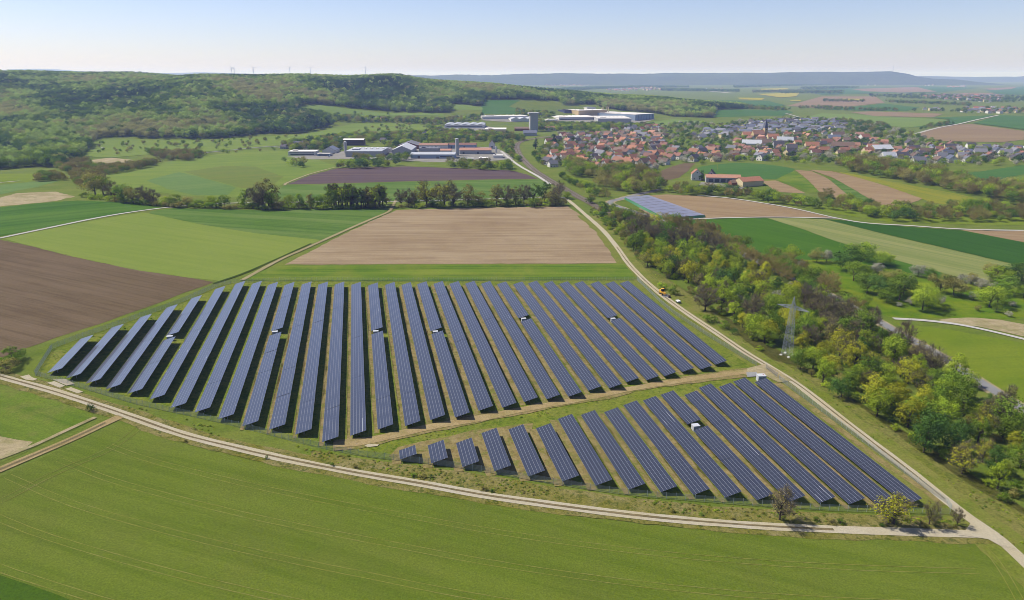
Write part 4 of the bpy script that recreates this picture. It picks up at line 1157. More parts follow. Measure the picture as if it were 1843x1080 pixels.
for k, kind, leaf, a, b, nm, lb in [(0, 'conifer', 'conifer', 15, 22, 'forest_conifers', 'dark conifers among the hillside forest'), (1, 'round', 'dark', 11, 18, 'forest_dark_trees', 'dark green broadleaf trees of the hillside forest'),
      (2, 'round', 'green', 11, 18, 'forest_green_trees', 'green broadleaf trees of the hillside forest'), (3, 'tall', 'forest', 12, 19, 'forest_light_trees', 'light green broadleaf trees of the hillside forest'), (4, 'round', 'pale', 11, 17, 'forest_budding_trees', 'olive budding trees of the hillside forest')]:
    p = FP[cls == k]
    scatter(nm, p, kind, leaf, hs(len(p), a, b), lb, (1.05, 1.5))

def band(name, polys, spacing, mix, a, b, label, seed, keep=1.0, trunk=True):
    P = np.vstack([poisson_px(p, spacing, seed + i, keep) for i, p in enumerate(polys)])
    rg_ = np.random.default_rng(seed)
    ch = rg_.integers(0, len(mix), len(P))
    for k, (kind, leaf, adj) in enumerate(mix):
        p = P[ch == k]
        if len(p):
            scatter(name + '_' + {'green': 'green', 'lime': 'light', 'olive': 'olive', 'bud': 'brown', 'dark': 'dark', 'fresh': 'yellow_green', 'white': 'blossom', 'conifer': 'conifer'}[leaf], p, kind, leaf, rg_.uniform(a, b, len(p)), adj + ' ' + label, (0.95, 1.3), 0.2, False)

MIX = [('round', 'green', 'green'), ('round', 'lime', 'light green'), ('bare', 'olive', 'olive half-bare'), ('round', 'dark', 'dark green')]
VILLAGE = [[(975, 300), (968, 268), (1000, 243), (1090, 235), (1180, 226), (1240, 222), (1300, 225), (1345, 217), (1440, 214), (1530, 216), (1640, 240), (1700, 262), (1843, 270), (1960, 275), (1960, 298), (1800, 300), (1680, 298), (1560, 296), (1480, 298), (1400, 292), (1330, 292), (1260, 297), (1220, 292), (1180, 308), (1090, 312), (1030, 303)]]
band('village_trees', VILLAGE, 15.5, MIX + [('orchard', 'white', 'white blossoming'), ('round', 'dark', 'dark green')], 5, 9.5, 'garden trees between the village houses', 21)
RIVER = [[(1075, 312), (1110, 306), (1160, 312), (1186, 326), (1188, 342), (1150, 350), (1100, 346), (1075, 335)], [(1018, 302), (1040, 298), (1070, 312), (1070, 322), (1030, 318)],
         [(1500, 292), (1560, 296), (1640, 304), (1720, 322), (1760, 336), (1843, 342), (1960, 345), (1960, 378), (1843, 372), (1780, 360), (1700, 342), (1600, 322), (1520, 308)]]
band('brook_trees', RIVER, 9, [('bare', 'bud', 'brown'), ('bare', 'olive', 'olive half-bare'), ('round', 'olive', 'olive'), ('round', 'green', 'green'), ('round', 'lime', 'light green')], 7, 16, 'trees of the brookside woods', 33)
FARMB = [[(1192, 338), (1240, 342), (1320, 346), (1380, 356), (1450, 366), (1500, 378), (1440, 374), (1380, 366), (1320, 357), (1240, 351), (1196, 350)],
         [(1460, 352), (1510, 360), (1580, 376), (1680, 378), (1760, 372), (1843, 378), (1960, 385), (1960, 402), (1843, 398), (1720, 402), (1620, 399), (1560, 391), (1490, 377)]]
band('lane_hedge_trees', FARMB, 9, [('round', 'green', 'green'), ('bare', 'olive', 'olive half-bare'), ('round', 'lime', 'light green'), ('bare', 'bud', 'brown'), ('round', 'dark', 'dark green')], 6, 12, 'trees of the hedge along the white lane', 44)
RAILT = [[(1000, 322), (1034, 338), (1062, 352), (1098, 362), (1090, 350), (1070, 342), (1040, 332), (1010, 316)], [(1048, 358), (1060, 362), (1100, 384), (1140, 398), (1110, 396), (1075, 376)],
         [(985, 262), (1000, 250), (975, 292), (996, 310), (970, 296), (955, 280)], [(900, 262), (925, 256), (922, 270), (938, 292), (926, 290), (905, 270)]]
ROADT = [[(1196, 397), (1290, 427), (1390, 472), (1480, 515), (1562, 556), (1550, 553), (1470, 514), (1380, 472), (1280, 428), (1190, 400)], [(1205, 408), (1290, 440), (1390, 486), (1480, 527), (1560, 571), (1553, 578), (1470, 535), (1380, 493), (1280, 446), (1200, 414)]]
band('roadside_trees', ROADT, 6.5, [('bare', 'olive', 'olive half-bare'), ('bare', 'bud', 'brown'), ('round', 'green', 'green'), ('bare', 'bud', 'brown twiggy')], 7, 12, 'trees lining the valley road', 58)
band('railside_trees', RAILT, 8, [('round', 'lime', 'light green'), ('round', 'green', 'green'), ('round', 'dark', 'dark green'), ('bare', 'olive', 'olive half-bare')], 5, 9, 'trees along the railway line', 55)
WORKS = [[(512, 298), (530, 295), (560, 301), (540, 302)], [(605, 300), (640, 299), (720, 297), (690, 303), (610, 305)], [(800, 299), (860, 300), (932, 304), (930, 309), (860, 306), (800, 303)],
         [(505, 262), (600, 248), (700, 244), (790, 240), (860, 246), (905, 252), (900, 258), (800, 253), (700, 254), (620, 262), (540, 266)], [(770, 228), (800, 238), (900, 243), (950, 250), (940, 256), (860, 247), (780, 240)],
         [(600, 209), (660, 212), (790, 217), (840, 212), (870, 208), (860, 216), (790, 226), (700, 221), (640, 221), (600, 220)], [(930, 200), (1000, 207), (990, 213), (930, 208)], [(968, 222), (1040, 226), (1180, 228), (1170, 233), (1040, 236), (968, 236)], [(520, 268), (575, 262), (615, 264), (615, 270), (575, 272), (525, 273)], [(690, 262), (740, 256), (840, 258), (842, 262), (760, 262), (700, 268)], [(692, 286), (735, 287), (735, 291), (692, 290)], [(640, 288), (690, 286), (690, 291), (640, 292)]]
band('works_trees', WORKS, 10, MIX, 6, 13, 'trees around the factory estates', 66)
SCRUB = [[(170, 305), (235, 300), (285, 292), (284, 297), (240, 307), (190, 316)], [(290, 288), (345, 290), (372, 280), (350, 276), (300, 276), (260, 276)], [(130, 318), (160, 310), (185, 320), (176, 338), (140, 336)], [(100, 300), (155, 288), (165, 302), (120, 312)], [(60, 322), (100, 320), (130, 326), (60, 328)]]
band('scrub_trees', SCRUB, 6.5, [('round', 'green', 'green'), ('bare', 'olive', 'olive half-bare'), ('bush', 'olive', 'olive low'), ('bare', 'bud', 'brown')], 5, 10, 'scrub trees below the hillside forest', 77)
MEADT = [[(180, 255), (360, 253), (460, 250), (540, 246), (440, 266), (330, 272), (200, 280)]]
MEADT += [[(150, 262), (180, 256), (200, 276), (160, 284)], [(372, 276), (440, 270), (500, 266), (505, 272), (440, 276), (380, 280)], [(480, 286), (520, 290), (515, 294), (480, 292)], [(700, 222), (780, 229), (700, 236), (620, 240)], [(540, 198), (640, 203), (720, 206), (640, 208)]]
band('meadow_trees', MEADT, 26, [('round', 'green', 'green'), ('orchard', 'olive', 'olive')], 4, 8, 'scattered trees on the meadow below the forest', 88)
FARH = [Z4(p) for p in [[(410, 330), (560, 328), (700, 340), (1040, 346), (1040, 356), (700, 350), (420, 338)], [(0, 325), (60, 324), (360, 340), (360, 348), (0, 340)], [(120, 225), (420, 222), (700, 225), (700, 232), (120, 236)], [(960, 290), (1100, 296), (1500, 310), (1500, 322), (1000, 302)],
        [(420, 205), (700, 198), (800, 204), (700, 212), (430, 216)], [(560, 285), (830, 290), (830, 298), (560, 294)], [(1120, 350), (1400, 350), (1843, 340), (1843, 372), (1500, 368), (1120, 362)], [(0, 195), (700, 175), (1250, 180), (1250, 186), (700, 186), (0, 206)], [(860, 250), (1250, 252), (1560, 262), (1843, 262), (1843, 300), (1600, 300), (1250, 280), (870, 264)],
        [(300, 236), (480, 232), (700, 240), (700, 244), (300, 244)], [(800, 168), (1400, 160), (1843, 150), (1843, 158), (1400, 168), (800, 174)], [(680, 425), (960, 440), (1000, 470), (900, 500), (720, 480), (660, 450)], [(1160, 470), (1280, 445), (1420, 425), (1500, 410), (1490, 418), (1300, 456), (1180, 482)]]]
band('plain_hedges', FARH[:4] + FARH[5:6] + FARH[11:], 13, [('round', 'dark', 'dark green'), ('round', 'green', 'green'), ('bare', 'olive', 'olive')], 6, 13, 'hedge trees out on the far plain', 99, 0.5)
band('far_plain_woods', FARH[4:5] + FARH[6:11], 24, [('round', 'dark', 'dark green'), ('round', 'green', 'green')], 8, 16, 'small woods on the far plain', 111, 0.45)
PLAT = [[(900, 166), (1000, 160), (1080, 157), (1160, 155), (1240, 156), (1240, 158), (1160, 158), (1080, 161), (1000, 165), (930, 170)], [(1190, 160), (1330, 163), (1330, 166), (1190, 164)]]
band('valley_head_woods', PLAT, 26, [('round', 'dark', 'dark green'), ('round', 'green', 'green')], 9, 15, 'woods before the far plateau', 121)
# shrubs filling the floor of the wooded strip
P = poisson_px(WOOD, 6.0, 15)
qx, qy, _ = proj(P[:, 0], P[:, 1], terrain(P[:, 0], P[:, 1]))
P = P[(qx > 1040) & (qx < 1960)]
for nm, leaf, sl in (('undergrowth_green', 'green', slice(0, None, 3)), ('undergrowth_olive', 'olive', slice(1, None, 3)), ('undergrowth_light', 'lime', slice(2, None, 3))):
    p = P[sl]
    scatter(nm, p, 'bush', leaf, np.random.default_rng(5).uniform(1.6, 3.4, len(p)), leaf + ' undergrowth shrubs on the floor of the wooded strip', (0.9, 1.4), 0.2)
# weeds and tall grass on the rough ground
GREENS = [('green', 'green'), ('olive', 'olive'), ('lime', 'light green')]
def weeds(name, polys, spacing, a, b, label, seed, leaves=GREENS, keep=0.8):
    P_ = np.vstack([poisson_px(p_, spacing, seed + i_, keep) for i_, p_ in enumerate(polys)])
    r_ = np.random.default_rng(seed)
    nz_ = np.sin(P_[:, 0] / 5.3 + np.sin(P_[:, 1] / 3.7)) + np.sin(P_[:, 1] / 4.1 + P_[:, 0] / 9.0) + r_.normal(0, 0.7, len(P_))
    P_ = P_[nz_ > 0.3]
    ch = r_.integers(0, len(leaves), len(P_))
    for k_, (lf, adj) in enumerate(leaves):
        q_ = P_[ch == k_]
        scatter(name + '_' + adj.replace(' ', '_'), q_, 'bush', lf, r_.uniform(a, b, len(q_)), adj + ' ' + label, (1.0, 1.9), 0.05)
weeds('verge_weeds', [[(560, 809), (731, 836), (986, 875), (1250, 907), (1453, 922), (1713, 931), (1738, 952), (1500, 943), (1200, 923), (900, 885), (650, 842), (560, 824)], [(64, 682), (250, 735), (460, 783), (560, 809), (560, 824), (430, 797), (240, 742), (80, 692)]], 1.0, 0.2, 0.55, 'weeds on the verge between fence and farm track', 501)
weeds('slope_weeds', [[(1150, 470), (1222, 516), (1300, 574), (1372, 644), (1452, 666), (1545, 729), (1630, 794), (1750, 876), (1843, 926), (1843, 1000), (1760, 932), (1640, 841), (1500, 733), (1405, 664), (1340, 625), (1250, 562), (1170, 498)]], 1.4, 0.2, 0.55, 'weeds on the grass slope by the gravel track', 511)
weeds('park_weeds', [[(640, 815), (700, 800), (900, 758), (1150, 706), (1330, 680), (1200, 700), (1000, 745), (850, 775), (740, 800), (700, 822)], [(90, 640), (150, 612), (330, 550), (400, 518), (380, 540), (250, 590), (100, 660)]], 1.3, 0.2, 0.5, 'grass tufts inside the solar park', 521)
print('TREES', len([o for o in bpy.data.objects if o.get('category') == 'tree']), 'forest', len(FP))

# ------------------------------------------------------------------ buildings
WALL = {'white': plain_mat('wall_white', C('#e2ded6', 1.3), 0.9, 0, 0.1), 'cream': plain_mat('wall_cream', C('#dccdb0', 1.15), 0.9, 0, 0.1), 'grey': plain_mat('wall_grey', C('#b9b8b6', 1.15), 0.9, 0, 0.12),
        'blue': plain_mat('wall_pale_blue', C('#9fb0c4', 1.15), 0.7, 0, 0.1), 'brown': plain_mat('wall_brown', C('#6f5c58', 1.15), 0.9, 0, 0.15), 'sand': plain_mat('wall_sandstone', C('#cdb795', 1.15), 0.9, 0, 0.15),
        'navy': plain_mat('wall_dark_blue', C('#4c5470', 1.15), 0.6, 0, 0.1), 'brick': plain_mat('wall_brick', C('#9a6658', 1.15), 0.9, 0, 0.2)}
def roof_mat(name, h):
    t = NT(name)
    P = t.n('ShaderNodeTexCoord').outputs['Object']
    oi = t.n('ShaderNodeObjectInfo').outputs['Random']
    n = t.noise(P, 0.7, 4, 0.65)
    c = C(h, 1.15)
    col = t.mix(t.ramp(n, 0.3, 0.7), tuple(v * 0.75 for v in c[:3]) + (1,), c)
    col = t.mix(1.0, col, t.ramp(oi, 0, 1, (0.75, 0.75, 0.75, 1), (1.2, 1.15, 1.1, 1)), 'MULTIPLY')
    t.l(col, t.b.inputs['Base Color']); t.b.inputs['Roughness'].default_value = 0.85
    wv = t.n('ShaderNodeTexWave'); wv.inputs['Scale'].default_value = 5.0
    t.l(P, wv.inputs['Vector']); t.bump(wv.outputs[1], 0.25, 0.05)
    return t.mat
ROOF = {k: roof_mat('roof_' + k, h) for k, h in {'orange': '#a87460', 'red': '#8a6058', 'brown': '#74605a', 'dark': '#4e4a52', 'grey': '#7e7f88', 'pink': '#b4877a', 'white': '#f2eee8', 'blue': '#6d7890', 'slate': '#62687c', 'silver': '#c4c9d2'}.items()}
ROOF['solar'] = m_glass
m_pane = plain_mat('window_glass', (0.03, 0.035, 0.045, 1), 0.15, 0, 0.1)
m_door = plain_mat('dark_gate', (0.07, 0.075, 0.09, 1), 0.6)

_hm = {}
def house_meshes(L, W, H, rh, ov=0.45):
    """gable house, ridge along X; origin at the base centre"""
    k = (L, W, H, rh)
    if k in _hm: return _hm[k]
    x, y = L / 2, W / 2
    wall = MB()
    wall.add([(-x, -y, -0.6), (x, -y, -0.6), (x, y, -0.6), (-x, y, -0.6), (-x, -y, H), (x, -y, H), (x, y, H), (-x, y, H), (-x, 0, H + rh), (x, 0, H + rh)],
             [(0, 1, 5, 4), (2, 3, 7, 6), (1, 2, 6, 9, 5), (3, 0, 4, 8, 7)])
    rf = MB()
    sl = rh / y
    for s in (-1, 1):
        ye = s * (y + ov); ze = H - ov * sl
        a = [(-x - ov, ye, ze + 0.03), (x + ov, ye, ze + 0.03), (x + ov, 0, H + rh + 0.03), (-x - ov, 0, H + rh + 0.03)]
        b = [(p[0], p[1], p[2] + 0.22) for p in a]
        o = [(0, 1, 2, 3), (7, 6, 5, 4), (0, 4, 5, 1), (1, 5, 6, 2), (3, 2, 6, 7), (0, 3, 7, 4)]
        rf.add(a + b, [f if s > 0 else f[::-1] for f in o])
    ch = MB(); ch.box(0.15 * L, 0.15 * L + 0.8, 0.5, 1.3, H + rh * 0.5, H + rh + 0.9)
    dm = MB(); dm.box(-0.9, 0.9, -0.02, 0.06, 0, 1.25)
    _hm[k] = (wall.mesh('wall'), rf.mesh('roof'), ch.mesh('chimney'), )
    return _hm[k]
wb = MB(); wb.box(-0.55, 0.55, -0.03, 0.03, -0.65, 0.65)
_win = wb.mesh('window', [m_pane])

def own_mat(o, m):
    if not o.data.materials: o.data.materials.append(m)
    o.material_slots[0].link = 'OBJECT'
    o.material_slots[0].material = m

def house(x, y, rz, size, wall, roof, label, group, windows=False, name='house', cat='house', z=None):
    L, W, H, rh = size
    w_, r_, c_ = house_meshes(*size)
    t = thing(name, label, cat, (x, y, float(terrain(x, y)) if z is None else z), rz, group)
    o = obj('wall', w_, None, t); own_mat(o, WALL[wall])
    r = obj('roof', r_, None, t); own_mat(r, ROOF[roof])
    if L < 16:
        c = obj('chimney', c_, None, r); own_mat(c, WALL['brick'])
    if windows:
        n = max(2, int(L / 3.2))
        for i in range(n):
            for zz in ((1.5, 4.0) if H > 4.6 else (1.5,)):
                for s in (-1, 1):
                    w = obj('window', _win, None, t); w.location = (-L / 2 + (i + 0.5) * L / n, s * (W / 2 + 0.02), zz)
        for s in (-1, 1):
            for yy in (-W / 4, W / 4):
                w = obj('window', _win, None, t); w.location = (s * (L / 2 + 0.02), yy, 1.6); w.rotation_euler = (0, 0, math.pi / 2)
            w = obj('window', _win, None, t); w.location = (s * (L / 2 + 0.02), 0, H + rh * 0.35); w.rotation_euler = (0, 0, math.pi / 2)
    return t

SIZES = [(11, 9, 4.2, 4.0), (12, 9, 5.0, 4.0), (10, 8, 4.0, 3.6), (14, 9.5, 4.6, 4.2), (16, 10, 5.0, 4.4)]
DARK = {'orange': 'orange', 'red': 'dark red', 'brown': 'brown', 'dark': 'dark grey', 'grey': 'grey', 'pink': 'faded pink', 'slate': 'slate-blue', 'solar': 'solar-panelled', 'white': 'white', 'blue': 'blue-grey', 'silver': 'silver'}
ZONES = [
 ([(982, 304), (985, 284), (1000, 262), (1060, 262), (1120, 268), (1190, 272), (1196, 284), (1215, 290), (1180, 304), (1110, 311), (1050, 306)], 16.5, ['orange', 'orange', 'red', 'grey', 'dark', 'brown', 'orange'], ['white', 'white', 'cream', 'grey'], 'quarter between railway and brook wood'),
 ([(985, 260), (1010, 246), (1090, 242), (1180, 240), (1200, 250), (1195, 270), (1120, 266), (1060, 260)], 17, ['orange', 'red', 'brown', 'dark', 'pink', 'grey'], ['white', 'cream', 'white'], 'quarter below the factory trees'),
 ([(1100, 238), (1130, 229), (1180, 230), (1190, 238)], 19, ['grey', 'red', 'orange'], ['white', 'cream'], 'cluster nearest the big white factory'),
 ([(1200, 284), (1205, 268), (1260, 270), (1330, 272), (1395, 272), (1400, 288), (1330, 290), (1270, 292), (1222, 292)], 18.5, ['orange', 'red', 'dark', 'brown', 'pink', 'grey'], ['white', 'white', 'cream'], 'front row above the green rise field'),
 ([(1235, 252), (1255, 238), (1290, 236), (1350, 222), (1440, 217), (1500, 219), (1530, 228), (1500, 238), (1420, 242), (1340, 246), (1290, 252)], 22, ['slate', 'grey', 'dark', 'slate', 'blue'], ['white', 'white', 'grey'], 'upper quarter under the far lime field'),
 ([(1320, 270), (1322, 254), (1400, 244), (1480, 243), (1545, 246), (1600, 256), (1640, 262), (1640, 282), (1560, 284), (1480, 284), (1400, 282)], 23, ['orange', 'brown', 'pink', 'red', 'dark', 'orange'], ['cream', 'white', 'cream', 'sand'], 'old centre round the church'),
 ([(1610, 292), (1620, 270), (1680, 264), (1740, 264), (1800, 268), (1870, 268), (1870, 288), (1800, 290), (1720, 294), (1660, 296)], 18, ['grey', 'red', 'brown', 'slate', 'dark', 'grey'], ['white', 'white', 'cream'], 'end below the far tan field'),
]
big_spots = []
hcount = 0
BIG = [(1352, 264, 30, 14, 'silver', 'white'), (1372, 262, 26, 13, 'brown', 'cream'), (1412, 258, 26, 14, 'silver', 'cream'), (1460, 268, 20, 13, 'orange', 'cream'), (1515, 268, 34, 16, 'brown', 'brown'), (1486, 262, 20, 12, 'red', 'cream'),
       (1507, 248, 22, 13, 'brown', 'white'), (1584, 274, 30, 17, 'silver', 'sand'), (1400, 266, 16, 12, 'dark', 'grey'), (1424, 272, 15, 12, 'dark', 'grey'), (1555, 252, 18, 12, 'orange', 'white'), (1345, 248, 20, 13, 'orange', 'sand'), (1390, 252, 20, 14, 'orange', 'cream'), (1500, 254, 20, 11, 'blue', 'cream'), (1597, 288, 18, 12, 'silver', 'white'), (1560, 278, 14, 10, 'orange', 'cream')]
for i, (x, y, L, W, roof, wall) in enumerate(BIG):
    p = G(x, y)[0]; big_spots.append((p[0], p[1], L * 0.62))
    house(p[0], p[1], random.uniform(-0.25, 0.35), (L, W, 5.5, 5.5), wall, roof, 'large %s barn-like building with %s roof in the old village centre, %s m long' % (wall, DARK[roof], L) if False else
          'large %s-walled farm building, %s roof, in the old centre round the church' % (wall, DARK[roof]), 'large farm buildings of the village', name='farm_building', cat='farm building')
for zi, (poly, spc, roofs, walls, zone) in enumerate(ZONES):
    if zi == 4: UPPER = poly; continue
    P = poisson_px(poly, spc * 1.42, 300 + zi, 0.92)
    for (x, y) in P:
        if any(math.hypot(x - bx, y - by) < br + 7 for bx, by, br in big_spots): continue
        roof = random.choice(roofs); wall = random.choice(walls); size = random.choice(SIZES)
        ang = 0.25 + math.sin(x / 140.0) * 0.5 + random.choice([0, math.pi / 2]) + random.uniform(-0.12, 0.12)
        pp = proj(x, y, 0)
        gab = 'gable-fronted' if abs(math.cos(ang)) < 0.6 else 'broadside'
        house(x, y, ang, size, wall, roof, '%s %s %s house, %s roof, %s' % ({11: 'mid-sized', 12: 'tall', 10: 'small', 14: 'long', 16: 'large'}[size[0]], gab, wall, DARK[roof], zone), 'village houses', windows=pp[1] > 272)
        hcount += 1
print('HOUSES', hcount)

# church
p = G(1376, 249)[0]
t = thing('church', 'village church with pointed dark spire above the orange and brown roofs', 'church', tuple(p), 0.2)
b = MB(); b.box(-3, 3, -3, 3, -0.5, 19); obj('tower', b.mesh('tower', [WALL['sand']]), None, t)
b = MB(); b.add([(-3.3, -3.3, 19), (3.3, -3.3, 19), (3.3, 3.3, 19), (-3.3, 3.3, 19), (0, 0, 36)], [(0, 1, 4), (1, 2, 4), (2, 3, 4), (3, 0, 4), (3, 2, 1, 0)]); obj('spire', b.mesh('spire', [ROOF['slate']]), None, t)
w_, r_, c_ = house_meshes(22, 11, 8, 7)
for nm, me, mt in (('nave_wall', w_, WALL['sand']), ('nave_roof', r_, ROOF['pink'])):
    o = obj(nm, me, None, t); own_mat(o, mt); o.location = (-14.2, 0, 0)
for zz in (9.0, 16.0):
    for dx, dy, r in ((0, -3.03, 0), (3.03, 0, math.pi / 2)):
        w = obj('window', _win, None, t); w.location = (dx, dy, zz); w.rotation_euler = (0, 0, r); w.scale = (1, 1, 1.6)

# farm by the lane and its buildings
FG = 'farm buildings by the net field'
for x, y, sz, rz, wall, roof, lab, win in [
    (1253, 323, (13, 11, 6.5, 5.0), 1.4, 'white', 'orange', 'white farmhouse with steep orange roof beside tall conifer near the net field', True),
    (1280, 322, (10, 9, 4.5, 5.2), 1.2, 'white', 'dark', 'small white farmhouse with dark steep roof beside the long shed', True),
    (1300, 327, (36, 11, 5.0, 2.6), -0.12, 'grey', 'pink', 'long open-fronted grey farm shed with pink roof', False),
    (1347, 333, (26, 15, 5.0, 3.5), 0.35, 'cream', 'orange', 'broad cream farm hall with orange roof at the end of the yard', False),
    (1320, 333, (9, 7, 3.0, 2.2), 0.3, 'brick', 'brown', 'small brick outbuilding with brown roof in the farm yard', False)]:
    p = G(x, y)[0]
    t = house(p[0], p[1], rz, sz, wall, roof, lab, None, windows=win, name='farm_building', cat='farm building')
    if sz[0] > 30:
        for i in range(5):
            b = MB(); b.box(-2.3, 2.3, -0.04, 0.04, 0, 3.4)
            o = obj('gate', b.mesh('gate', [m_door]), None, t); o.location = (-13 + i * 6.5, -5.55, 0.1)
field('farm_yard', [(1262, 328), (1300, 331), (1340, 338), (1330, 344), (1285, 338), (1258, 334)], m_yard, 4, 0.5)
tree_px('conifer', 'conifer', 1262, 325, 22, 'dark conifer beside the orange-roofed farmhouse', None, name='conifer_tree', wide=1.1)
for x, y, h in ((1343, 350, 18), (1352, 351, 16)):
    tree_px('conifer', 'conifer', x, y, h, 'dark conifer below the orange farm hall', 'conifers below the farm hall', name='conifer_tree', wide=1.0)

# factory estates ------------------------------------------------------------
field('works_yard', [(515, 282), (570, 279), (618, 272), (700, 268), (760, 262), (890, 265), (912, 276), (925, 286), (880, 290), (780, 292), (700, 288), (620, 286), (560, 287)], m_yard, 2, 1.0)
field('upper_works_yard', [(780, 243), (800, 228), (872, 226), (912, 234), (900, 241), (840, 243)], m_yard, 2, 1.0)
field('big_works_yard', [(985, 226), (1000, 213), (1070, 206), (1150, 205), (1180, 214), (1150, 222), (1070, 227)], m_yard, 3, 1.0)
field('lane_works_yard', [(865, 214), (900, 209), (960, 210), (972, 218), (920, 220), (870, 217)], m_yard, 3, 1.0)

def hall(name, label, xl, xr, yb, h, depth, roof_style, wall, roof, rise=2.0, bays=0, windows=None, group=None, skylights=0, cat='factory hall', yr=None):
    """a hall whose front foot runs from (xl,yb) to (xr,yr): local X along the front, Y to the back"""
    a, b_ = px_xy([(xl, yb), (xr, yb if yr is None else yr)])
    d = b_ - a; Lx = float(np.linalg.norm(d)); rz = math.atan2(d[1], d[0])
    z = float(min(terrain(*a), terrain(*b_)))
    t = thing(name, label, cat, (a[0], a[1], z), rz, group)
    D = depth
    w = MB()
    if roof_style == 'flat':
        w.box(0, Lx, 0, D, -1, h)
        r = MB(); r.box(-0.25, Lx + 0.25, -0.25, D + 0.25, h + 0.004, h + 0.5)
        r.box(Lx * 0.12, Lx * 0.3, D * 0.3, D * 0.5, h + 0.503, h + 1.9)
    elif roof_style == 'ridge_x':
        w.add([(0, 0, -1), (Lx, 0, -1), (Lx, D, -1), (0, D, -1), (0, 0, h), (Lx, 0, h), (Lx, D, h), (0, D, h), (0, D / 2, h + rise), (Lx, D / 2, h + rise)], [(0, 1, 5, 4), (2, 3, 7, 6), (1, 2, 6, 9, 5), (3, 0, 4, 8, 7)])
        r = MB()
        for s0, s1 in ((-0.4, D / 2), (D + 0.4, D / 2)):
            e = h - 0.4 * rise / (D / 2) + 0.02
            v = [(-0.4, s0, e), (Lx + 0.4, s0, e), (Lx + 0.4, s1, h + rise + 0.02), (-0.4, s1, h + rise + 0.02)]
            v2 = [(q[0], q[1], q[2] + 0.3) for q in v]
            o = [(3, 2, 1, 0), (4, 5, 6, 7), (0, 1, 5, 4), (1, 2, 6, 5), (2, 3, 7, 6), (3, 0, 4, 7)]
            r.add(v + v2, o if s0 < s1 else [f[::-1] for f in o])
    else:                                        # gables to the front
        n = max(1, bays or 1); bw = Lx / n
        w.box(0, Lx, 0, D, -1, h)
        r = MB()
        for i in range(n):
            x0 = i * bw; x1 = x0 + bw; xm = (x0 + x1) / 2
            w.add([(x0, 0, h), (x1, 0, h), (xm, 0, h + rise), (x0, D, h), (x1, D, h), (xm, D, h + rise)], [(0, 1, 2), (4, 3, 5)])
            for p0, sg in ((x0, 1), (x1, -1)):
                v = [(p0, -0.3, h + 0.02), (xm, -0.3, h + rise + 0.02), (xm, D + 0.3, h + rise + 0.02), (p0, D + 0.3, h + 0.02)]
                v2 = [(q[0], q[1], q[2] + 0.25) for q in v]
                o = [(3, 2, 1, 0), (4, 5, 6, 7), (0, 1, 5, 4), (1, 2, 6, 5), (2, 3, 7, 6), (3, 0, 4, 7)]
                r.add(v + v2, o if sg > 0 else [f[::-1] for f in o])
    obj('wall', w.mesh('wall', [WALL[wall]]), None, t)
    ro = obj('roof', r.mesh('roof', [ROOF[roof]]), None, t)
    if skylights:
        for i in range(skylights):
            q = MB(); xx = Lx * (i + 0.5) / skylights
            if roof_style == 'flat': q.box(xx - 1.2, xx + 1.2, D * 0.55, D * 0.8, h + 0.504, h + 1.2)
            else: q.box(xx - 1.2, xx + 1.2, D * 0.42, D * 0.58, h + rise * 0.8, h + rise + 0.9)
            obj('skylight', q.mesh('skylight', [WALL['white']]), None, ro)
    for (f0, f1, z0, z1) in (windows or []):
        q = MB(); q.box(Lx * f0, Lx * f1, -0.06, -0.004, z0, z1)
        obj('window_band' if z0 > 0.5 else 'gate', q.mesh('band', [m_pane if z0 > 0.5 else m_door]), None, t)
    return t
gates = [(0.1, 0.16, 0.0, 3.6), (0.55, 0.61, 0, 3.6)]
hall('office_building', 'long low white office block with green window band by the works road', 519, 568, 280, 5.5, 22, 'flat', 'white', 'white', windows=[(0.08, 0.95, 1.0, 2.6), (0.05, 0.95, 3.6, 4.4)], cat='office')
hall('workshop', 'workshop with steep blue-grey gable roof beside the car park', 580, 604, 276, 4, 26, 'front', 'white', 'blue', 5.0, 1)
hall('canopy_building', 'low flat white canopy building in front of the blue-roofed workshop', 571, 594, 281, 3.2, 9, 'flat', 'blue', 'white', windows=[(0.1, 0.9, 0.8, 2.4)])
hall('factory_hall', 'big pale grey factory hall with flat roof and roof vents beside the silo', 622, 687, 282.5, 7.5, 58, 'flat', 'grey', 'silver', skylights=6)
hall('apartment_block', 'dark brown block with white roof edge among the works trees', 618, 655, 262, 9, 14, 'ridge_x', 'brown', 'white', 1.5, windows=[(0.05, 0.95, 1.5, 3), (0.05, 0.95, 5, 6.5)], cat='apartment block')
hall('factory_hall', 'grey double-pitched factory hall beside the big flat-roofed one', 706, 741, 278, 6, 55, 'front', 'grey', 'silver', 6, 1)
hall('factory_hall', 'grey-roofed hall with brick gable behind the double-pitched hall', 716, 754, 268, 5, 40, 'front', 'brick', 'grey', 5, 1)
hall('factory_hall', 'long pale blue factory hall with dark window slot facing the purple field', 739, 819, 285.5, 5.5, 24, 'ridge_x', 'blue', 'silver', 2.0, windows=[(0.66, 0.93, 2.0, 3.4), (0.16, 0.21, 0, 3.8), (0.58, 0.64, 0, 2.8)])
hall('factory_hall', 'grey flat workshop with row of white skylights behind the pale blue hall', 754, 790, 273, 4.5, 20, 'flat', 'grey', 'grey', skylights=5)
hall('factory_hall', 'long shed with red ridge roof and white wall behind the works', 754, 806, 268, 5.5, 20, 'ridge_x', 'white', 'pink', 2.5, windows=gates)
hall('factory_hall', 'long shed with faded red roof and blue wall beside the grey silo tower', 806, 857, 267.5, 5.5, 20, 'ridge_x', 'blue', 'red', 2.5, windows=gates)
hall('factory_hall', 'shed with pink-red roof and pale wall near the white small silo', 827, 884, 277.5, 5.5, 22, 'ridge_x', 'grey', 'pink', 2.6, windows=gates)
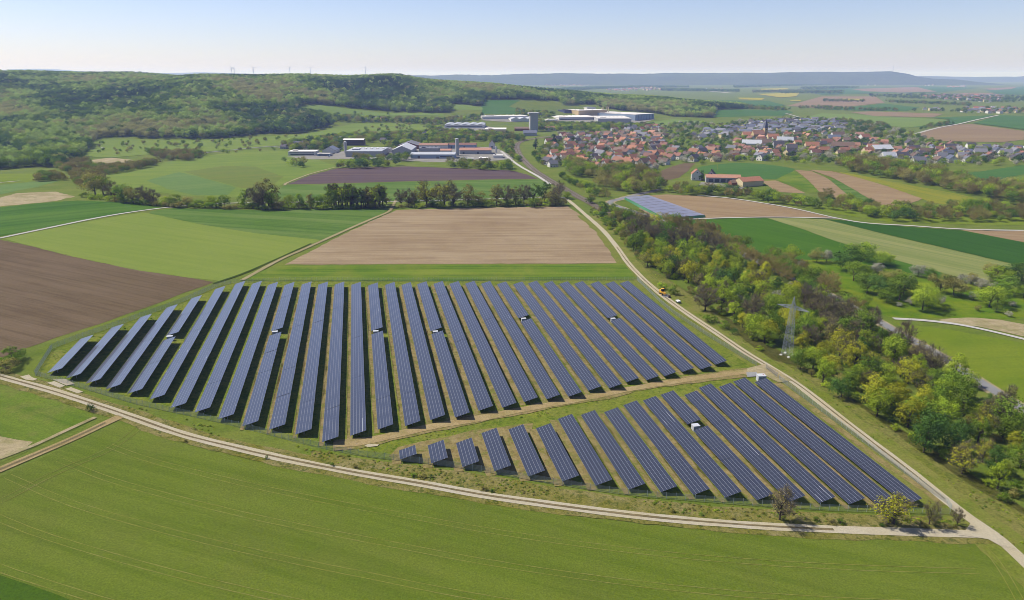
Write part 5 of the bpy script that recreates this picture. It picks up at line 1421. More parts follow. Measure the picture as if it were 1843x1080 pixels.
hall('town_house', 'tall white house with steep red roof at the end of the works road', 880, 891, 268, 7, 9, 'front', 'white', 'red', 6, 1, windows=[(0.3, 0.7, 2, 4)], cat='house')
hall('barn', 'long barn with bright red roof and dark blue gable above the works', 845, 871, 251, 5, 16, 'ridge_x', 'navy', 'red', 4, cat='barn')
hall('warehouse', 'wide blue-white warehouse group on the upper estate', 800, 872, 231, 7, 70, 'front', 'white', 'silver', 2.0, 5, windows=[(0.05, 0.95, 3.5, 5)], cat='warehouse')
hall('warehouse', 'white tent-roofed store at the foot of the upper estate', 782, 811, 240.5, 5, 20, 'front', 'white', 'white', 2.0, 2, cat='warehouse')
hall('warehouse', 'dark blue low warehouse beside the white tent-roofed store', 808, 826, 238.5, 5.5, 22, 'flat', 'navy', 'white', cat='warehouse')
hall('warehouse', 'cream-walled warehouse with pale flat roof at the right of the upper estate', 873, 911, 238, 5.5, 45, 'flat', 'cream', 'white', skylights=4, cat='warehouse')
hall('warehouse', 'long white estate halls in front of the dark valley field', 868, 950, 214, 7, 60, 'flat', 'white', 'white', skylights=7, cat='warehouse')
hall('warehouse', 'silver-roofed hall behind the concrete tower', 920, 965, 219, 7, 40, 'front', 'white', 'silver', 2.5, 3, cat='warehouse')
hall('store_building', 'red-roofed long store beside the foot of the concrete tower', 926, 953, 236, 5, 18, 'ridge_x', 'brick', 'brown', 3, cat='store')
hall('store_building', 'dark slate-roofed building in front of the concrete tower', 942, 966, 245, 6, 18, 'ridge_x', 'grey', 'slate', 4, cat='store')
hall('store_building', 'low red-roofed store between concrete tower and big factory', 981, 1001, 235, 5, 18, 'ridge_x', 'white', 'red', 3, cat='store')
FW = 'halls of the big white factory'
hall('factory_hall', 'tall white factory hall with striped side wall at the meadow end of the big works', 1143, 1177, 217.5, 15, 210, 'flat', 'blue', 'white', skylights=5, windows=[(x_, x_ + 0.012, 0.6, 14) for x_ in (0.15, 0.3, 0.45, 0.6, 0.75, 0.9)], yr=214)
hall('factory_hall', 'grey-fronted middle hall of the big white factory', 1076, 1136, 222, 11, 120, 'flat', 'grey', 'white', skylights=8)
hall('factory_hall', 'long low white hall at the tower end of the big white factory', 1006, 1075, 216, 8, 110, 'flat', 'white', 'white', skylights=8, windows=[(0.03, 0.97, 2.5, 4)])
hall('factory_hall', 'raised rear hall of the big white factory under the chimneys', 1041, 1092, 208.5, 15, 60, 'flat', 'sand', 'white', skylights=5)
hall('store_building', 'dark flat-roofed hall behind the big white factory', 1016, 1034, 203.5, 8, 30, 'flat', 'navy', 'dark', cat='store')
hall('store_building', 'purple-grey roofed depot in front of the big white factory', 1053, 1078, 227, 5, 24, 'ridge_x', 'white', 'brown', 3, cat='store')
hall('store_building', 'small white depot beside the purple-grey roofed one', 1008, 1026, 226, 4, 18, 'flat', 'white', 'white', cat='store')
hall('store_building', 'pale hall on the slope above the big white factory', 1057, 1072, 198, 7, 24, 'flat', 'white', 'silver', cat='store')
for i_, (a1, a2, yy, hh, dd, st_, wl, rf, tx) in enumerate([(690, 703, 274, 4.5, 14, 'ridge_x', 'white', 'grey', 'small white workshop with grey roof between the two largest halls'), (660, 676, 290, 3.2, 8, 'flat', 'grey', 'white', 'low flat garage row in front of the flat-roofed hall'),
      (792, 812, 276, 4, 14, 'ridge_x', 'white', 'pink', 'short pink-roofed shed beside the grey silo tower'), (888, 905, 285, 3.5, 16, 'flat', 'white', 'white', 'pale flat loading roof at the end of the works yard'), (545, 556, 270, 4, 12, 'ridge_x', 'white', 'dark', 'dark-roofed store behind the long office block'),
      (836, 852, 290, 3, 10, 'flat', 'cream', 'white', 'low cream storage shed behind the poplar hedge'), (862, 878, 289, 3, 10, 'flat', 'sand', 'white', 'low sandy storage shed at the yard edge'), (730, 752, 252, 4.5, 16, 'ridge_x', 'white', 'brown', 'brown-roofed hall among the trees above the works'),
      (768, 790, 249, 4, 14, 'flat', 'white', 'silver', 'silver-roofed store among the trees above the works'), (1028, 1044, 224, 5, 20, 'flat', 'cream', 'white', 'cream depot before the long low white hall'), (985, 1003, 219, 5, 24, 'flat', 'white', 'white', 'white hall between the concrete tower and the big factory')]):
    hall('works_shed', tx, a1, a2, yy, hh, dd, st_, wl, rf, 1.8, cat='shed')
def silo(name, label, x, yb, ytop, wpx, mat, cap=True, sq=False):
    p = G(x, yb)[0]; dep = proj(*p)[2]
    h = (yb - ytop) * dep / FPX / CP; r = wpx * dep / FPX / 2
    t = thing(name, label, 'tower', tuple(p), 0.15)
    b = MB()
    if sq: b.box(-r, r, -r, r, -1, h)
    else: b.tube((0, 0, -1), (0, 0, h), r, r, 16, cap=True)
    obj('shaft', b.mesh('shaft', [mat]), None, t)
    if cap:
        b = MB()
        if sq: b.box(-r * 1.35, r * 1.35, -r * 1.2, r * 1.2, h - 2.2, h + 0.8)
        else: b.tube((0, 0, h + 0.01), (0, 0, h + 1.0), r * 1.05, r * 0.5, 16, cap=True)
        obj('cap', b.mesh('cap', [WALL['grey']]), None, t)
    return t
silo('silo_tower', 'pale round silo tower beside the big flat-roofed factory hall', 622.5, 275, 257, 6, WALL['grey'])
silo('silo_tower', 'grey silo tower rising from the red-roofed sheds', 823, 280, 252, 6.5, WALL['grey'])
silo('silo_tower', 'small white silo beside the tall white house', 892.5, 275, 265, 3.2, WALL['white'])
silo('concrete_tower', 'tall square concrete tower with overhanging top between the estates', 960, 236, 206, 14, WALL['grey'], True, True)
for x, h0 in ((1085, 193), (1092, 192), (1095, 193.5), (1083, 195)):
    silo('chimney_stack', 'slim pale chimney stack on the rear of the big white factory', x, 207.5, h0, 1.5, WALL['cream'], False)['group'] = 'factory chimneys'
HW = [(530, 268), (538, 265), (550, 262), (577, 259), (603, 258), (612, 255), (512, 268), (735, 248), (752, 246), (765, 246), (700, 250), (690, 256), (662, 218), (676, 217), (690, 217), (705, 218), (728, 217), (742, 219)]
for i, (x, y) in enumerate(HW):
    p = G(x, y)[0]
    roof = random.choice(['brown', 'red', 'dark', 'grey']); wall = random.choice(['white', 'cream', 'grey'])
    house(p[0], p[1], random.uniform(0, 3), random.choice(SIZES), wall, roof, '%s house with %s roof among the trees %s' % (wall, DARK[roof], 'of the far hamlet' if y < 225 else 'behind the works'), 'houses near the works', windows=y > 255)

# cars on the works car park
m_tyre = plain_mat('tyre', (0.02, 0.02, 0.02, 1), 0.9)
paints = {'white': plain_mat('paint_white', (0.75, 0.75, 0.75, 1), 0.3), 'silver': plain_mat('paint_silver', (0.45, 0.46, 0.48, 1), 0.3, 0.4), 'red': plain_mat('paint_red', (0.35, 0.03, 0.03, 1), 0.3), 'blue': plain_mat('paint_blue', (0.04, 0.08, 0.25, 1), 0.3), 'black': plain_mat('paint_black', (0.02, 0.02, 0.025, 1), 0.25)}
cb = MB(); cb.add([(-2.1, -0.85, 0.3), (2.1, -0.85, 0.3), (2.1, 0.85, 0.3), (-2.1, 0.85, 0.3), (-2.1, -0.85, 0.85), (2.1, -0.85, 0.75), (2.1, 0.85, 0.75), (-2.1, 0.85, 0.85)], [(0, 3, 2, 1), (4, 5, 6, 7), (0, 1, 5, 4), (1, 2, 6, 5), (2, 3, 7, 6), (3, 0, 4, 7)])
car_body = cb.mesh('body')
cb = MB(); cb.add([(-1.7, -0.8, 0.84), (1.1, -0.8, 0.79), (1.1, 0.8, 0.79), (-1.7, 0.8, 0.84), (-1.2, -0.68, 1.42), (0.4, -0.68, 1.42), (0.4, 0.68, 1.42), (-1.2, 0.68, 1.42)], [(4, 5, 6, 7), (0, 1, 5, 4), (1, 2, 6, 5), (2, 3, 7, 6), (3, 0, 4, 7)])
car_cab = cb.mesh('cabin', [m_pane])
cb = MB(); cb.tube((0, -0.1, 0), (0, 0.1, 0), 0.32, 0.32, 10, cap=True)
car_wheel = cb.mesh('wheel', [m_tyre])
cx = [(592 + i * 2.9, 283.2 - i * 2.1) for i in range(9)]
for i, (x, y) in enumerate(cx):
    colr = random.choice(['white', 'white', 'silver', 'red', 'blue', 'black'])
    p = G(x, y)[0]
    t = thing('car', '%s car parked in the row beside the big flat-roofed factory hall' % colr, 'car', (p[0], p[1], p[2] + 0.25), 1.2, 'cars parked at the works')
    o = obj('body', car_body, None, t); own_mat(o, paints[colr])
    obj('cabin', car_cab, None, t)
    for sx in (-1.3, 1.3):
        for sy in (-0.8, 0.8):
            w = obj('wheel', car_wheel, None, t); w.location = (sx, sy, 0.32)

# distant settlement too far to count
def far_houses(name, polys, spacing, label, seed, keep=0.8, roofs=('orange', 'brown', 'grey')):
    rg = np.random.default_rng(seed); b = MB()
    for k, poly in enumerate(polys):
        for x, y in poisson_px(poly, spacing, seed + k, keep):
            L, W, H, rh = rg.uniform(10, 24), rg.uniform(8, 12), rg.uniform(4, 7), rg.uniform(2.5, 4)
            a = rg.uniform(0, 3.14); c, s = math.cos(a), math.sin(a); z = float(terrain(x, y)); mi = int(rg.integers(0, 2)); ri = int(rg.integers(2, 5))
            R = lambda q: (x + q[0] * c - q[1] * s, y + q[0] * s + q[1] * c, z + q[2])
            v = [R(q) for q in [(-L / 2, -W / 2, -1), (L / 2, -W / 2, -1), (L / 2, W / 2, -1), (-L / 2, W / 2, -1), (-L / 2, -W / 2, H), (L / 2, -W / 2, H), (L / 2, W / 2, H), (-L / 2, W / 2, H), (-L / 2, 0, H + rh), (L / 2, 0, H + rh)]]
            b.add(v, [(0, 1, 5, 4), (2, 3, 7, 6), (1, 2, 6, 9, 5), (3, 0, 4, 8, 7)], mi)
            v = [R(q) for q in [(-L / 2 - .5, -W / 2 - .5, H - .2), (L / 2 + .5, -W / 2 - .5, H - .2), (L / 2 + .5, W / 2 + .5, H - .2), (-L / 2 - .5, W / 2 + .5, H - .2), (-L / 2 - .5, 0, H + rh + .2), (L / 2 + .5, 0, H + rh + .2)]]
            b.add(v, [(0, 1, 5, 4), (2, 3, 4, 5)], ri)
    o = struct(obj(name, b.mesh(name, [WALL['white'], WALL['cream'], *[ROOF[k] for k in roofs]])), 'stuff')
    o['label'] = label; o['category'] = 'houses'
far_houses('far_village_houses', [Z4(p) for p in [[(1160, 258), (1290, 250), (1500, 250), (1700, 258), (1720, 275), (1640, 300), (1480, 285), (1280, 276)], [(1430, 340), (1560, 335), (1800, 340), (1843, 362), (1700, 372), (1460, 362)], [(1200, 345), (1330, 335), (1330, 350), (1200, 356)]]], 30, 'houses of the next village out on the plain', 7, 0.75)
far_houses('far_town_houses', [[(1090, 160), (1120, 157), (1180, 158), (1200, 162), (1150, 164), (1095, 164)], [(980, 153.5), (1060, 153), (1060, 154.5), (980, 155)], [(1270, 160), (1300, 159), (1300, 161), (1270, 162)], Z4([(840, 180), (900, 178), (900, 190), (850, 190)]), Z4([(1210, 186), (1270, 182), (1270, 192), (1215, 192)]), Z4([(1350, 196), (1480, 193), (1480, 202), (1360, 204)])], 75, 'pale buildings of the distant town below the plateau', 9, 0.8)

far_houses('upper_village_houses', [UPPER], 27, 'slate-roofed houses of the upper village quarter under the far lime field', 17, 0.95, ('slate', 'grey', 'dark'))

# ------------------------------------------------------------------ park furniture
m_cab = plain_mat('cabinet_white', (0.38, 0.39, 0.40, 1), 0.6, 0, 0.08)
m_cabdoor = plain_mat('cabinet_door', (0.25, 0.29, 0.35, 1), 0.55, 0, 0.1)
def cabinet(p, rz, sx, sy, sz, label, name, cat, group):
    t = thing(name, label, cat, tuple(p), rz, group)
    b = MB(); b.box(-sx / 2 - 0.1, sx / 2 + 0.1, -sy / 2 - 0.1, sy / 2 + 0.1, -0.3, 0.15); obj('plinth', b.mesh('plinth', [WALL['grey']]), None, t)
    b = MB(); b.box(-sx / 2, sx / 2, -sy / 2, sy / 2, 0.153, sz); obj('body', b.mesh('body', [m_cab]), None, t)
    b = MB(); b.box(-sx / 2 - 0.12, sx / 2 + 0.12, -sy / 2 - 0.12, sy / 2 + 0.12, sz + 0.004, sz + 0.14); obj('lid', b.mesh('lid', [m_cab]), None, t)
    for i in (-1, 1):
        b = MB(); b.box(i * sx / 4 - sx * 0.2, i * sx / 4 + sx * 0.2, -sy / 2 - 0.03, -sy / 2 - 0.003, 0.3, sz - 0.15)
        d_ = obj('door', b.mesh('door', [m_cabdoor]), None, t)
        h = MB(); h.box(i * sx / 4 - 0.03 - i * 0.25, i * sx / 4 + 0.03 - i * 0.25, -sy / 2 - 0.08, -sy / 2 - 0.033, 0.9, 1.15); obj('handle', h.mesh('handle', [m_steel]), None, d_)
    return t
for k, (u, m, i) in enumerate(cab_spots):
    p = base_pt(u + 1.9, m + 0.2)
    big = k == len(cab_spots) - 1
    cabinet(p, R_AZ * -1, 2.0 if not big else 2.2, 1.3 if not big else 1.8, 1.75, 'white inverter cabinet in the gap of the %s row of the %s block' % (ORD[i], 'smaller' if big else 'larger'), 'inverter_cabinet', 'cabinet', 'inverter cabinets')
p = G(1369, 686)[0]
t = cabinet(p, 0.05, 3.0, 2.4, 2.5, 'white transformer station beside the park entrance, red mark on its roof', 'transformer_station', 'transformer station', None)
b = MB(); b.box(0.7, 1.1, 0.2, 0.7, 2.645, 2.75); obj('roof_mark', b.mesh('roof_mark', [paints['red']]), None, t)

# fence ---------------------------------------------------------------------
m_fence = plain_mat('fence_wire', (0.36, 0.40, 0.38, 1), 0.6, 0.1, 0.1)
_fp = MB(); _fp.box(-0.035, 0.035, -0.035, 0.035, -0.3, 2.15); _fpm = _fp.mesh('fence_post', [m_fence])
def fence(pix, label, gap=0.10, post=2.6):
    xy = catmull(px_xy(pix), 1.0)
    seg = np.concatenate([[0], np.cumsum(np.linalg.norm(np.diff(xy, axis=0), axis=1))])
    Ltot = seg[-1]
    at = lambda s: np.stack([np.interp(s, seg, xy[:, 0]), np.interp(s, seg, xy[:, 1])], -1)
    o0 = at(np.array([0.0]))[0]
    t = thing('fence', label, 'fence', (o0[0], o0[1], float(terrain(*o0))), 0, 'wire mesh fence around the solar park')
    org = np.array(t.location)
    n = int(Ltot / post) + 1
    P = at(np.linspace(0, Ltot, n)); Z = terrain(P[:, 0], P[:, 1])
    for q, z in zip(P, Z):
        o = obj('fence_post', _fpm, None, t); o.location = (q[0] - org[0], q[1] - org[1], z - org[2])
    # wires: verticals and horizontals of the mats, one panel mat per field between posts
    for i in range(n - 1):
        a, b_ = P[i], P[i + 1]
        d = b_ - a; L = np.linalg.norm(d); d = d / (L + 1e-9); nn = np.array([-d[1], d[0]])
        za, zb = Z[i], Z[i + 1]
        m_ = MB(); w = 0.014
        for k in range(int(L / gap)):
            s = (k + 0.5) * gap; q = a + d * s; z = za + (zb - za) * s / L - org[2]
            x, y = q - org[:2]
            m_.add([(x - d[0] * w, y - d[1] * w, z + 0.05), (x + d[0] * w, y + d[1] * w, z + 0.05), (x + nn[0] * w, y + nn[1] * w, z + 0.05),
                    (x - d[0] * w, y - d[1] * w, z + 2.0), (x + d[0] * w, y + d[1] * w, z + 2.0), (x + nn[0] * w, y + nn[1] * w, z + 2.0)], [(0, 1, 4, 3), (1, 2, 5, 4), (2, 0, 3, 5)])
        A = a - org[:2]; B = b_ - org[:2]
        for hz in (0.08, 0.4, 0.8, 1.2, 1.6, 1.98):
            m_.add([(A[0], A[1], za - org[2] + hz - 0.012), (B[0], B[1], zb - org[2] + hz - 0.012), (B[0], B[1], zb - org[2] + hz + 0.012), (A[0], A[1], za - org[2] + hz + 0.012)], [(0, 1, 2, 3)])
        obj('wire_panel', m_.mesh('wire_panel', [m_fence]), None, t)
fence([(64, 676), (94, 628)], 'short fence run at the corner beside the ploughed field')
fence([(94, 628), (150, 607), (200, 590), (250, 572), (325, 545), (392, 516), (415, 511)], 'fence run along the edge of the ploughed field')
fence([(64, 676), (150, 700), (250, 729), (350, 751), (460, 777), (560, 803), (650, 821), (731, 831), (840, 845), (986, 870), (1120, 890), (1250, 902), (1453, 917), (1600, 923), (1709, 926)], 'long fence run beside the curved farm track', 0.12)
fence([(1709, 926), (1707, 911), (1660, 877), (1583, 819), (1475, 739), (1402, 684)], 'fence run along the gravel track beside the smaller solar block')
fence([(1362, 659), (1340, 646), (1300, 622), (1250, 590), (1200, 555), (1147, 505)], 'fence run along the gravel track beside the larger solar block')
fence([(415, 510), (520, 506.5), (700, 506.5), (900, 506), (1147, 504.5)], 'fence run along the bright grass strip behind the larger solar block', 0.2)
# entrance gate
a, b_ = px_xy([(1378, 664), (1398, 680)])
dv = b_ - a; L = float(np.linalg.norm(dv))
t = thing('entrance_gate', 'metal double gate at the solar park entrance by the gravel track', 'gate', (a[0], a[1], float(terrain(*a))), math.atan2(dv[1], dv[0]))
for s in (0, 1):
    f = MB(); x0 = s * L / 2 + 0.06; x1 = x0 + L / 2 - 0.12
    for zz in (0.15, 1.0, 1.95): f.box(x0, x1, -0.03, 0.03, zz, zz + 0.06)
    for k in range(int((x1 - x0) / 0.15) + 1): f.box(x0 + k * 0.15, x0 + k * 0.15 + 0.025, -0.012, 0.012, 0.2, 1.96)
    obj('gate_leaf', f.mesh('gate_leaf', [m_steel]), None, t)
for xx in (0, L):
    f = MB(); f.box(xx - 0.06, xx + 0.06, -0.06, 0.06, -0.3, 2.2); obj('gate_post', f.mesh('gate_post', [m_steel]), None, t)

# lattice pylon ---------------------------------------------------------------
p = G(1416, 640)[0]; dep = proj(*p)[2]
HT = 106 * dep / FPX / CP
t = thing('power_pylon', 'grey lattice steel pylon with one crossarm at the edge of the wood', 'pylon', tuple(p), math.atan2(-11.0, 9.5))
m_pyl = plain_mat('pylon_steel', (0.26, 0.28, 0.30, 1), 0.55, 0.2, 0.15)
wid = lambda f: (1.75 * (1 - f) + 0.5 * f) if f < 0.8 else 0.75 * (1 - (f - 0.8) / 0.2) + 0.05
CN = [(-1, -1), (1, -1), (1, 1), (-1, 1)]
fr = np.concatenate([np.linspace(0, 0.78, 15), [0.85, 0.92, 1.0]])
for cx_, cy_ in CN:
    b = MB()
    for f0, f1 in zip(fr[:-1], fr[1:]):
        b.tube((cx_ * wid(f0), cy_ * wid(f0), f0 * HT), (cx_ * wid(f1), cy_ * wid(f1), f1 * HT), 0.07, 0.07, 4)
    obj('leg', b.mesh('leg', [m_pyl]), None, t)
    b = MB(); b.box(cx_ * 1.75 - 0.45, cx_ * 1.75 + 0.45, cy_ * 1.75 - 0.45, cy_ * 1.75 + 0.45, -0.5, 0.5); obj('foundation', b.mesh('foundation', [WALL['white']]), None, t)
for i in range(4):
    b = MB(); (xa, ya), (xb, yb) = CN[i], CN[(i + 1) % 4]
    for f0, f1 in zip(fr[:-1], fr[1:]):
        w0, w1 = wid(f0), wid(f1)
        b.tube((xa * w0, ya * w0, f0 * HT), (xb * w1, yb * w1, f1 * HT), 0.04, 0.04, 4)
        b.tube((xb * w0, yb * w0, f0 * HT), (xa * w1, ya * w1, f1 * HT), 0.04, 0.04, 4)
    obj('bracing', b.mesh('bracing', [m_pyl]), None, t)
ah = 0.80 * HT
for s in (-1, 1):
    b = MB(); tip = Vector((s * 7.2, 0, ah + 0.3)); r0 = 0.72
    for yy in (-r0, r0):
        b.tube((s * r0, yy, ah), tip, 0.09, 0.07, 4); b.tube((s * r0, yy, ah + 1.3), tip, 0.09, 0.07, 4)
    for k in range(1, 7):
        f = k / 7; g = (k - 1) / 7
        for yy in (-r0, r0):
            b.tube(Vector((s * r0, yy, ah)).lerp(tip, f), Vector((s * r0, yy, ah + 1.3)).lerp(tip, g), 0.05, 0.05, 4)
        b.tube(Vector((s * r0, -r0, ah)).lerp(tip, f), Vector((s * r0, r0, ah)).lerp(tip, g), 0.05, 0.05, 4)
    arm = obj('crossarm', b.mesh('crossarm', [m_pyl]), None, t)
    for xx in (7.0, 4.2):
        b = MB(); b.tube((s * xx, 0, ah + 0.1), (s * xx, 0, ah - 1.4), 0.09, 0.09, 6)
        obj('insulator', b.mesh('insulator', [m_tyre]), None, arm)

# yellow loader and gear on the gravel track -----------------------------------
m_yel = plain_mat('machine_yellow', (0.62, 0.33, 0.03, 1), 0.45, 0, 0.12)
p = G(1192.5, 531)[0]
md = px_xy([(1185, 526), (1205, 541)]); rz = math.atan2(*(md[1] - md[0])[::-1])
t = thing('wheel_loader', 'yellow wheel loader parked on the gravel track beside the shrubs', 'loader', (p[0], p[1], p[2] + 0.2), rz)
b = MB(); b.box(-2.6, 0.2, -0.85, 0.85, 0.85, 2.0); b.box(-2.6, -1.2, -0.8, 0.8, 2.0, 2.25); obj('engine_cover', b.mesh('engine_cover', [m_yel]), None, t)
b = MB(); b.box(0.2, 2.0, -0.55, 0.55, 0.75, 1.35); obj('front_frame', b.mesh('front_frame', [m_yel]), None, t)
b = MB(); b.add([(-1.1, -0.75, 2.0), (0.3, -0.75, 2.0), (0.3, 0.75, 2.0), (-1.1, 0.75, 2.0), (-0.95, -0.65, 3.1), (0.1, -0.65, 3.1), (0.1, 0.65, 3.1), (-0.95, 0.65, 3.1)], [(0, 1, 5, 4), (1, 2, 6, 5), (2, 3, 7, 6), (3, 0, 4, 7), (4, 5, 6, 7)]); cbn = obj('cab', b.mesh('cab', [m_pane]), None, t)
b = MB(); b.box(-1.1, 0.25, -0.8, 0.8, 3.103, 3.25); obj('cab_roof', b.mesh('cab_roof', [m_yel]), None, cbn)
for s in (-0.45, 0.45):
    b = MB(); b.tube((0.8, s, 1.5), (2.5, s, 1.7), 0.14, 0.14, 4); b.tube((2.5, s, 1.7), (3.3, s, 0.7), 0.14, 0.12, 4); obj('boom', b.mesh('boom', [m_yel]), None, t)
b = MB(); b.add([(3.1, -1.25, 0.15), (3.1, 1.25, 0.15), (4.2, 1.25, 0.15), (4.2, -1.25, 0.15), (3.0, -1.25, 1.2), (3.0, 1.25, 1.2)], [(0, 1, 2, 3), (0, 4, 5, 1), (0, 3, 4), (1, 5, 2)]); obj('bucket', b.mesh('bucket', [m_steel]), None, t)
for sx in (-1.6, 1.4):
    for sy in (-0.95, 0.95):
        b = MB(); b.tube((sx, sy - 0.24, 0.62), (sx, sy + 0.24, 0.62), 0.62, 0.62, 14, cap=True); w = obj('wheel', b.mesh('wheel', [m_tyre]), None, t)
        b = MB(); b.tube((sx, sy - 0.255, 0.62), (sx, sy + 0.255, 0.62), 0.28, 0.28, 10, cap=True); obj('rim', b.mesh('rim', [m_yel]), None, w)
p = G(1204.5, 536)[0]
t = thing('plate_compactor', 'small brown compactor with upright handle behind the yellow loader', 'compactor', (p[0], p[1], p[2] + 0.2), rz)
b = MB(); b.box(-0.9, 0.9, -0.7, 0.7, 0, 0.35); obj('base_plate', b.mesh('base_plate', [m_tyre]), None, t)
b = MB(); b.box(-0.5, 0.5, -0.45, 0.45, 0.352, 1.25); obj('engine', b.mesh('engine', [WALL['brown']]), None, t)
b = MB(); b.tube((-0.4, -0.3, 1.2), (-1.3, -0.3, 1.9), 0.05, 0.05, 4); b.tube((-0.4, 0.3, 1.2), (-1.3, 0.3, 1.9), 0.05, 0.05, 4); b.tube((-1.3, -0.3, 1.9), (-1.3, 0.3, 1.9), 0.05, 0.05, 4); obj('handle', b.mesh('handle', [m_steel]), None, t)
p = G(1220.5, 545)[0]
t = thing('utility_trailer', 'small white trailer standing on the edge of the gravel track', 'trailer', (p[0], p[1], p[2] + 0.15), rz)
b = MB(); b.box(-1.4, 1.4, -0.8, 0.8, 0.6, 0.75)
for sx0, sx1, sy0, sy1 in ((-1.4, 1.4, -0.8, -0.74), (-1.4, 1.4, 0.74, 0.8), (-1.4, -1.34, -0.738, 0.738), (1.34, 1.4, -0.738, 0.738)): b.box(sx0, sx1, sy0, sy1, 0.752, 1.15)
obj('load_bed', b.mesh('load_bed', [paints['white']]), None, t)
b = MB(); b.box(-1.25, 1.25, -0.7, 0.7, 0.9, 1.0); obj('cover', b.mesh('cover', [WALL['white']]), None, t)
b = MB(); b.tube((-1.4, 0, 0.6), (-2.6, 0, 0.5), 0.06, 0.05, 5); obj('drawbar', b.mesh('drawbar', [m_steel]), None, t)
for sy in (-0.9, 0.9):
    b = MB(); b.tube((0, sy - 0.1, 0.34), (0, sy + 0.1, 0.34), 0.34, 0.34, 12, cap=True); obj('wheel', b.mesh('wheel', [m_tyre]), None, t)

# crop netting on posts beside the far field ------------------------------------
def net_mat(name, col, alpha):
    t_ = NT(name); t_.b.inputs['Base Color'].default_value = col; t_.b.inputs['Roughness'].default_value = 0.6
    n_ = t_.noise(t_.pos(), 0.35, 3, 0.6)
    c2 = tuple(v * 0.85 for v in col[:3]) + (1,)
    t_.l(t_.mix(t_.ramp(n_, 0.3, 0.7), c2, col), t_.b.inputs['Base Color'])
    t_.b.inputs['Alpha'].default_value = alpha
    return t_.mat
m_net = net_mat('crop_netting', C('#a3a6be', 0.75), 0.95); m_netg = net_mat('side_netting', C('#3f9a72', 0.7), 0.92)
q = px_xy([(1125, 359), (1166, 354.5), (1268, 391), (1197, 397)])
q0 = q.mean(0); z0 = float(terrain(*q0))
t = thing('netting_canopy', 'grey-lilac netting spread over a crop plot, green nets at its sides', 'netting', (q0[0], q0[1], z0))
def bil(u, v): return (q[0] * (1 - u) + q[1] * u) * (1 - v) + (q[3] * (1 - u) + q[2] * u) * v
NU, NV = 5, 9
def nz(P, h): return float(terrain(P[0], P[1])) + h - z0
for i in range(NU):
    for j in range(NV):
        c4 = [bil((i + a_) / NU, (j + c_) / NV) for a_, c_ in ((0.012, 0.03), (0.988, 0.03), (0.988, 0.97), (0.012, 0.97))]
        mid = sum(c4) / 4
        V = [(*(c - q0), nz(c, 2.0)) for c in c4] + [(*(mid - q0), nz(mid, 1.9))]
        obj('net_panel', mesh_from('net_panel', V, [(0, 1, 4), (1, 2, 4), (2, 3, 4), (3, 0, 4)], [m_net]), None, t)
for a_, b2 in ((0, 3), (3, 2)):
    pa, pb_ = q[a_], q[b2]; n = 10
    V = []; F = []
    for k in range(n + 1):
        c = pa + (pb_ - pa) * k / n; out = (c - q0) / np.linalg.norm(c - q0) * 1.4
        V += [(*(c - q0), nz(c, 1.98)), (*(c + out - q0), nz(c + out, 0.05))]
    F = [(2 * k, 2 * k + 1, 2 * k + 3, 2 * k + 2) for k in range(n)]
    obj('side_net', mesh_from('side_net', V, F, [m_netg]), None, t)
for i in range(NU + 1):
    for j in range(NV + 1):
        c = bil(i / NU, j / NV); b = MB(); b.tube((c[0] - q0[0], c[1] - q0[1], nz(c, -0.3)), (c[0] - q0[0], c[1] - q0[1], nz(c, 2.05)), 0.06, 0.06, 5)
        obj('post', b.mesh('post', [m_bark]), None, t)

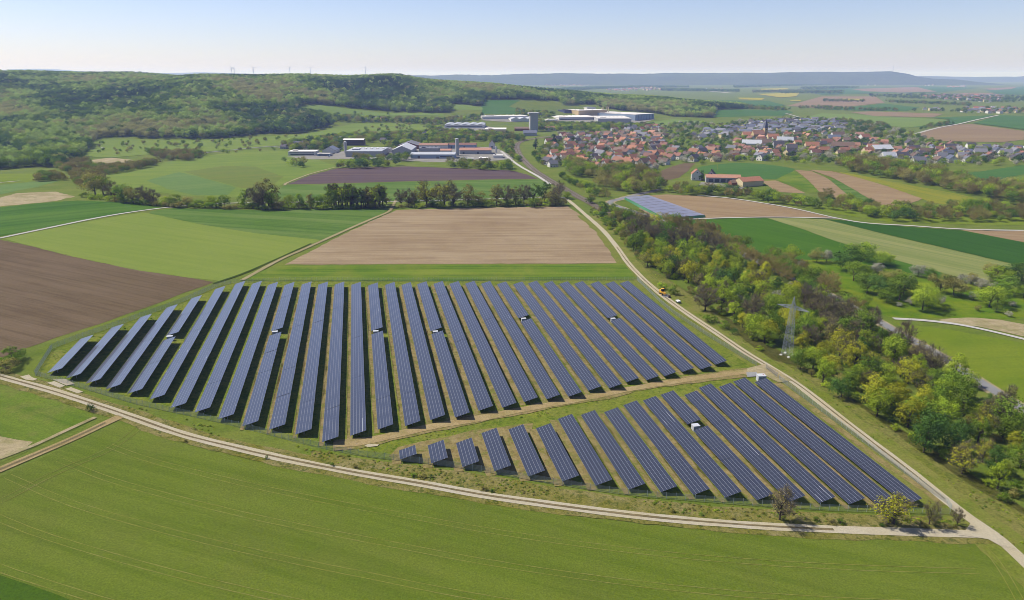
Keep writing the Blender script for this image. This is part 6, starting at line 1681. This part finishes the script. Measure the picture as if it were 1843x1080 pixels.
# wind turbines and mast on the skyline -------------------------------------------
m_turb = plain_mat('turbine_white', (0.7, 0.7, 0.7, 1), 0.5)
for k, (x, yh) in enumerate([(465.5, 124.5), (469.5, 124), (501, 124), (560, 123.5), (593.5, 124.5), (683, 123.5)]):
    Y = 7000.0; X = (x - IMW / 2) / FPX * Y / CP; hub = CAM_Z + (136 - yh) / FPX * Y / CP
    z0 = float(terrain(X, Y))
    t = thing('wind_turbine', 'tiny white wind turbine turning above the far forest skyline', 'wind turbine', (X, Y, z0), 0.3, 'wind turbines on the skyline')
    b = MB(); b.tube((0, 0, -2), (0, 0, hub - z0), 3.2, 1.8, 10); obj('tower', b.mesh('tower', [m_turb]), None, t)
    b = MB(); b.box(-2, 2, -6, 5, hub - z0 - 2, hub - z0 + 2.2); obj('nacelle', b.mesh('nacelle', [m_turb]), None, t)
    a0 = random.uniform(0, 2)
    for i in range(3):
        a = a0 + i * 2.094; b = MB()
        b.tube((0, -7, hub - z0), (42 * math.sin(a), -7, hub - z0 + 42 * math.cos(a)), 1.6, 0.4, 5); obj('blade', b.mesh('blade', [m_turb]), None, t)
Y = 9500.0; X = (1541 - IMW / 2) / FPX * Y / CP; zt = CAM_Z + (136 - 130.5) / FPX * Y / CP
t = thing('radio_mast', 'slender radio mast on the end of the far plateau', 'mast', (X, Y, zt - 12))
b = MB()
for cx_, cy_ in CN: b.tube((cx_ * 5, cy_ * 5, -5), (cx_, cy_, 100), 0.9, 0.7, 4)
for k in range(10): b.box(-5 + k * 0.4, 5 - k * 0.4, -0.5, 0.5, k * 10, k * 10 + 1.2)
obj('lattice', b.mesh('lattice', [m_turb]), None, t)
b = MB(); b.tube((0, 0, 99), (0, 0, 122), 0.8, 0.5, 5); obj('antenna', b.mesh('antenna', [m_turb]), None, t)

# haze ------------------------------------------------------------------------------
b = MB(); b.box(-41000, 41000, -2600, 46500, -30, 290)
hz = struct(obj('haze', b.mesh('haze')), 'stuff')
hm = bpy.data.materials.new('haze_air'); hm.use_nodes = True
ht = hm.node_tree; ht.nodes.clear()
pv = ht.nodes.new('ShaderNodeVolumePrincipled'); ho = ht.nodes.new('ShaderNodeOutputMaterial')
pv.inputs['Color'].default_value = (0.42, 0.52, 1.0, 1)
pv.inputs['Absorption Color'].default_value = (1, 1, 1, 1)
pv.inputs['Density'].default_value = HAZE_DENSITY
pv.inputs['Anisotropy'].default_value = 0.1
ht.links.new(pv.outputs[0], ho.inputs['Volume'])
hz.data.materials.append(hm)
hz['label'] = 'pale bluish haze in the air over the whole valley'; hz['category'] = 'haze'
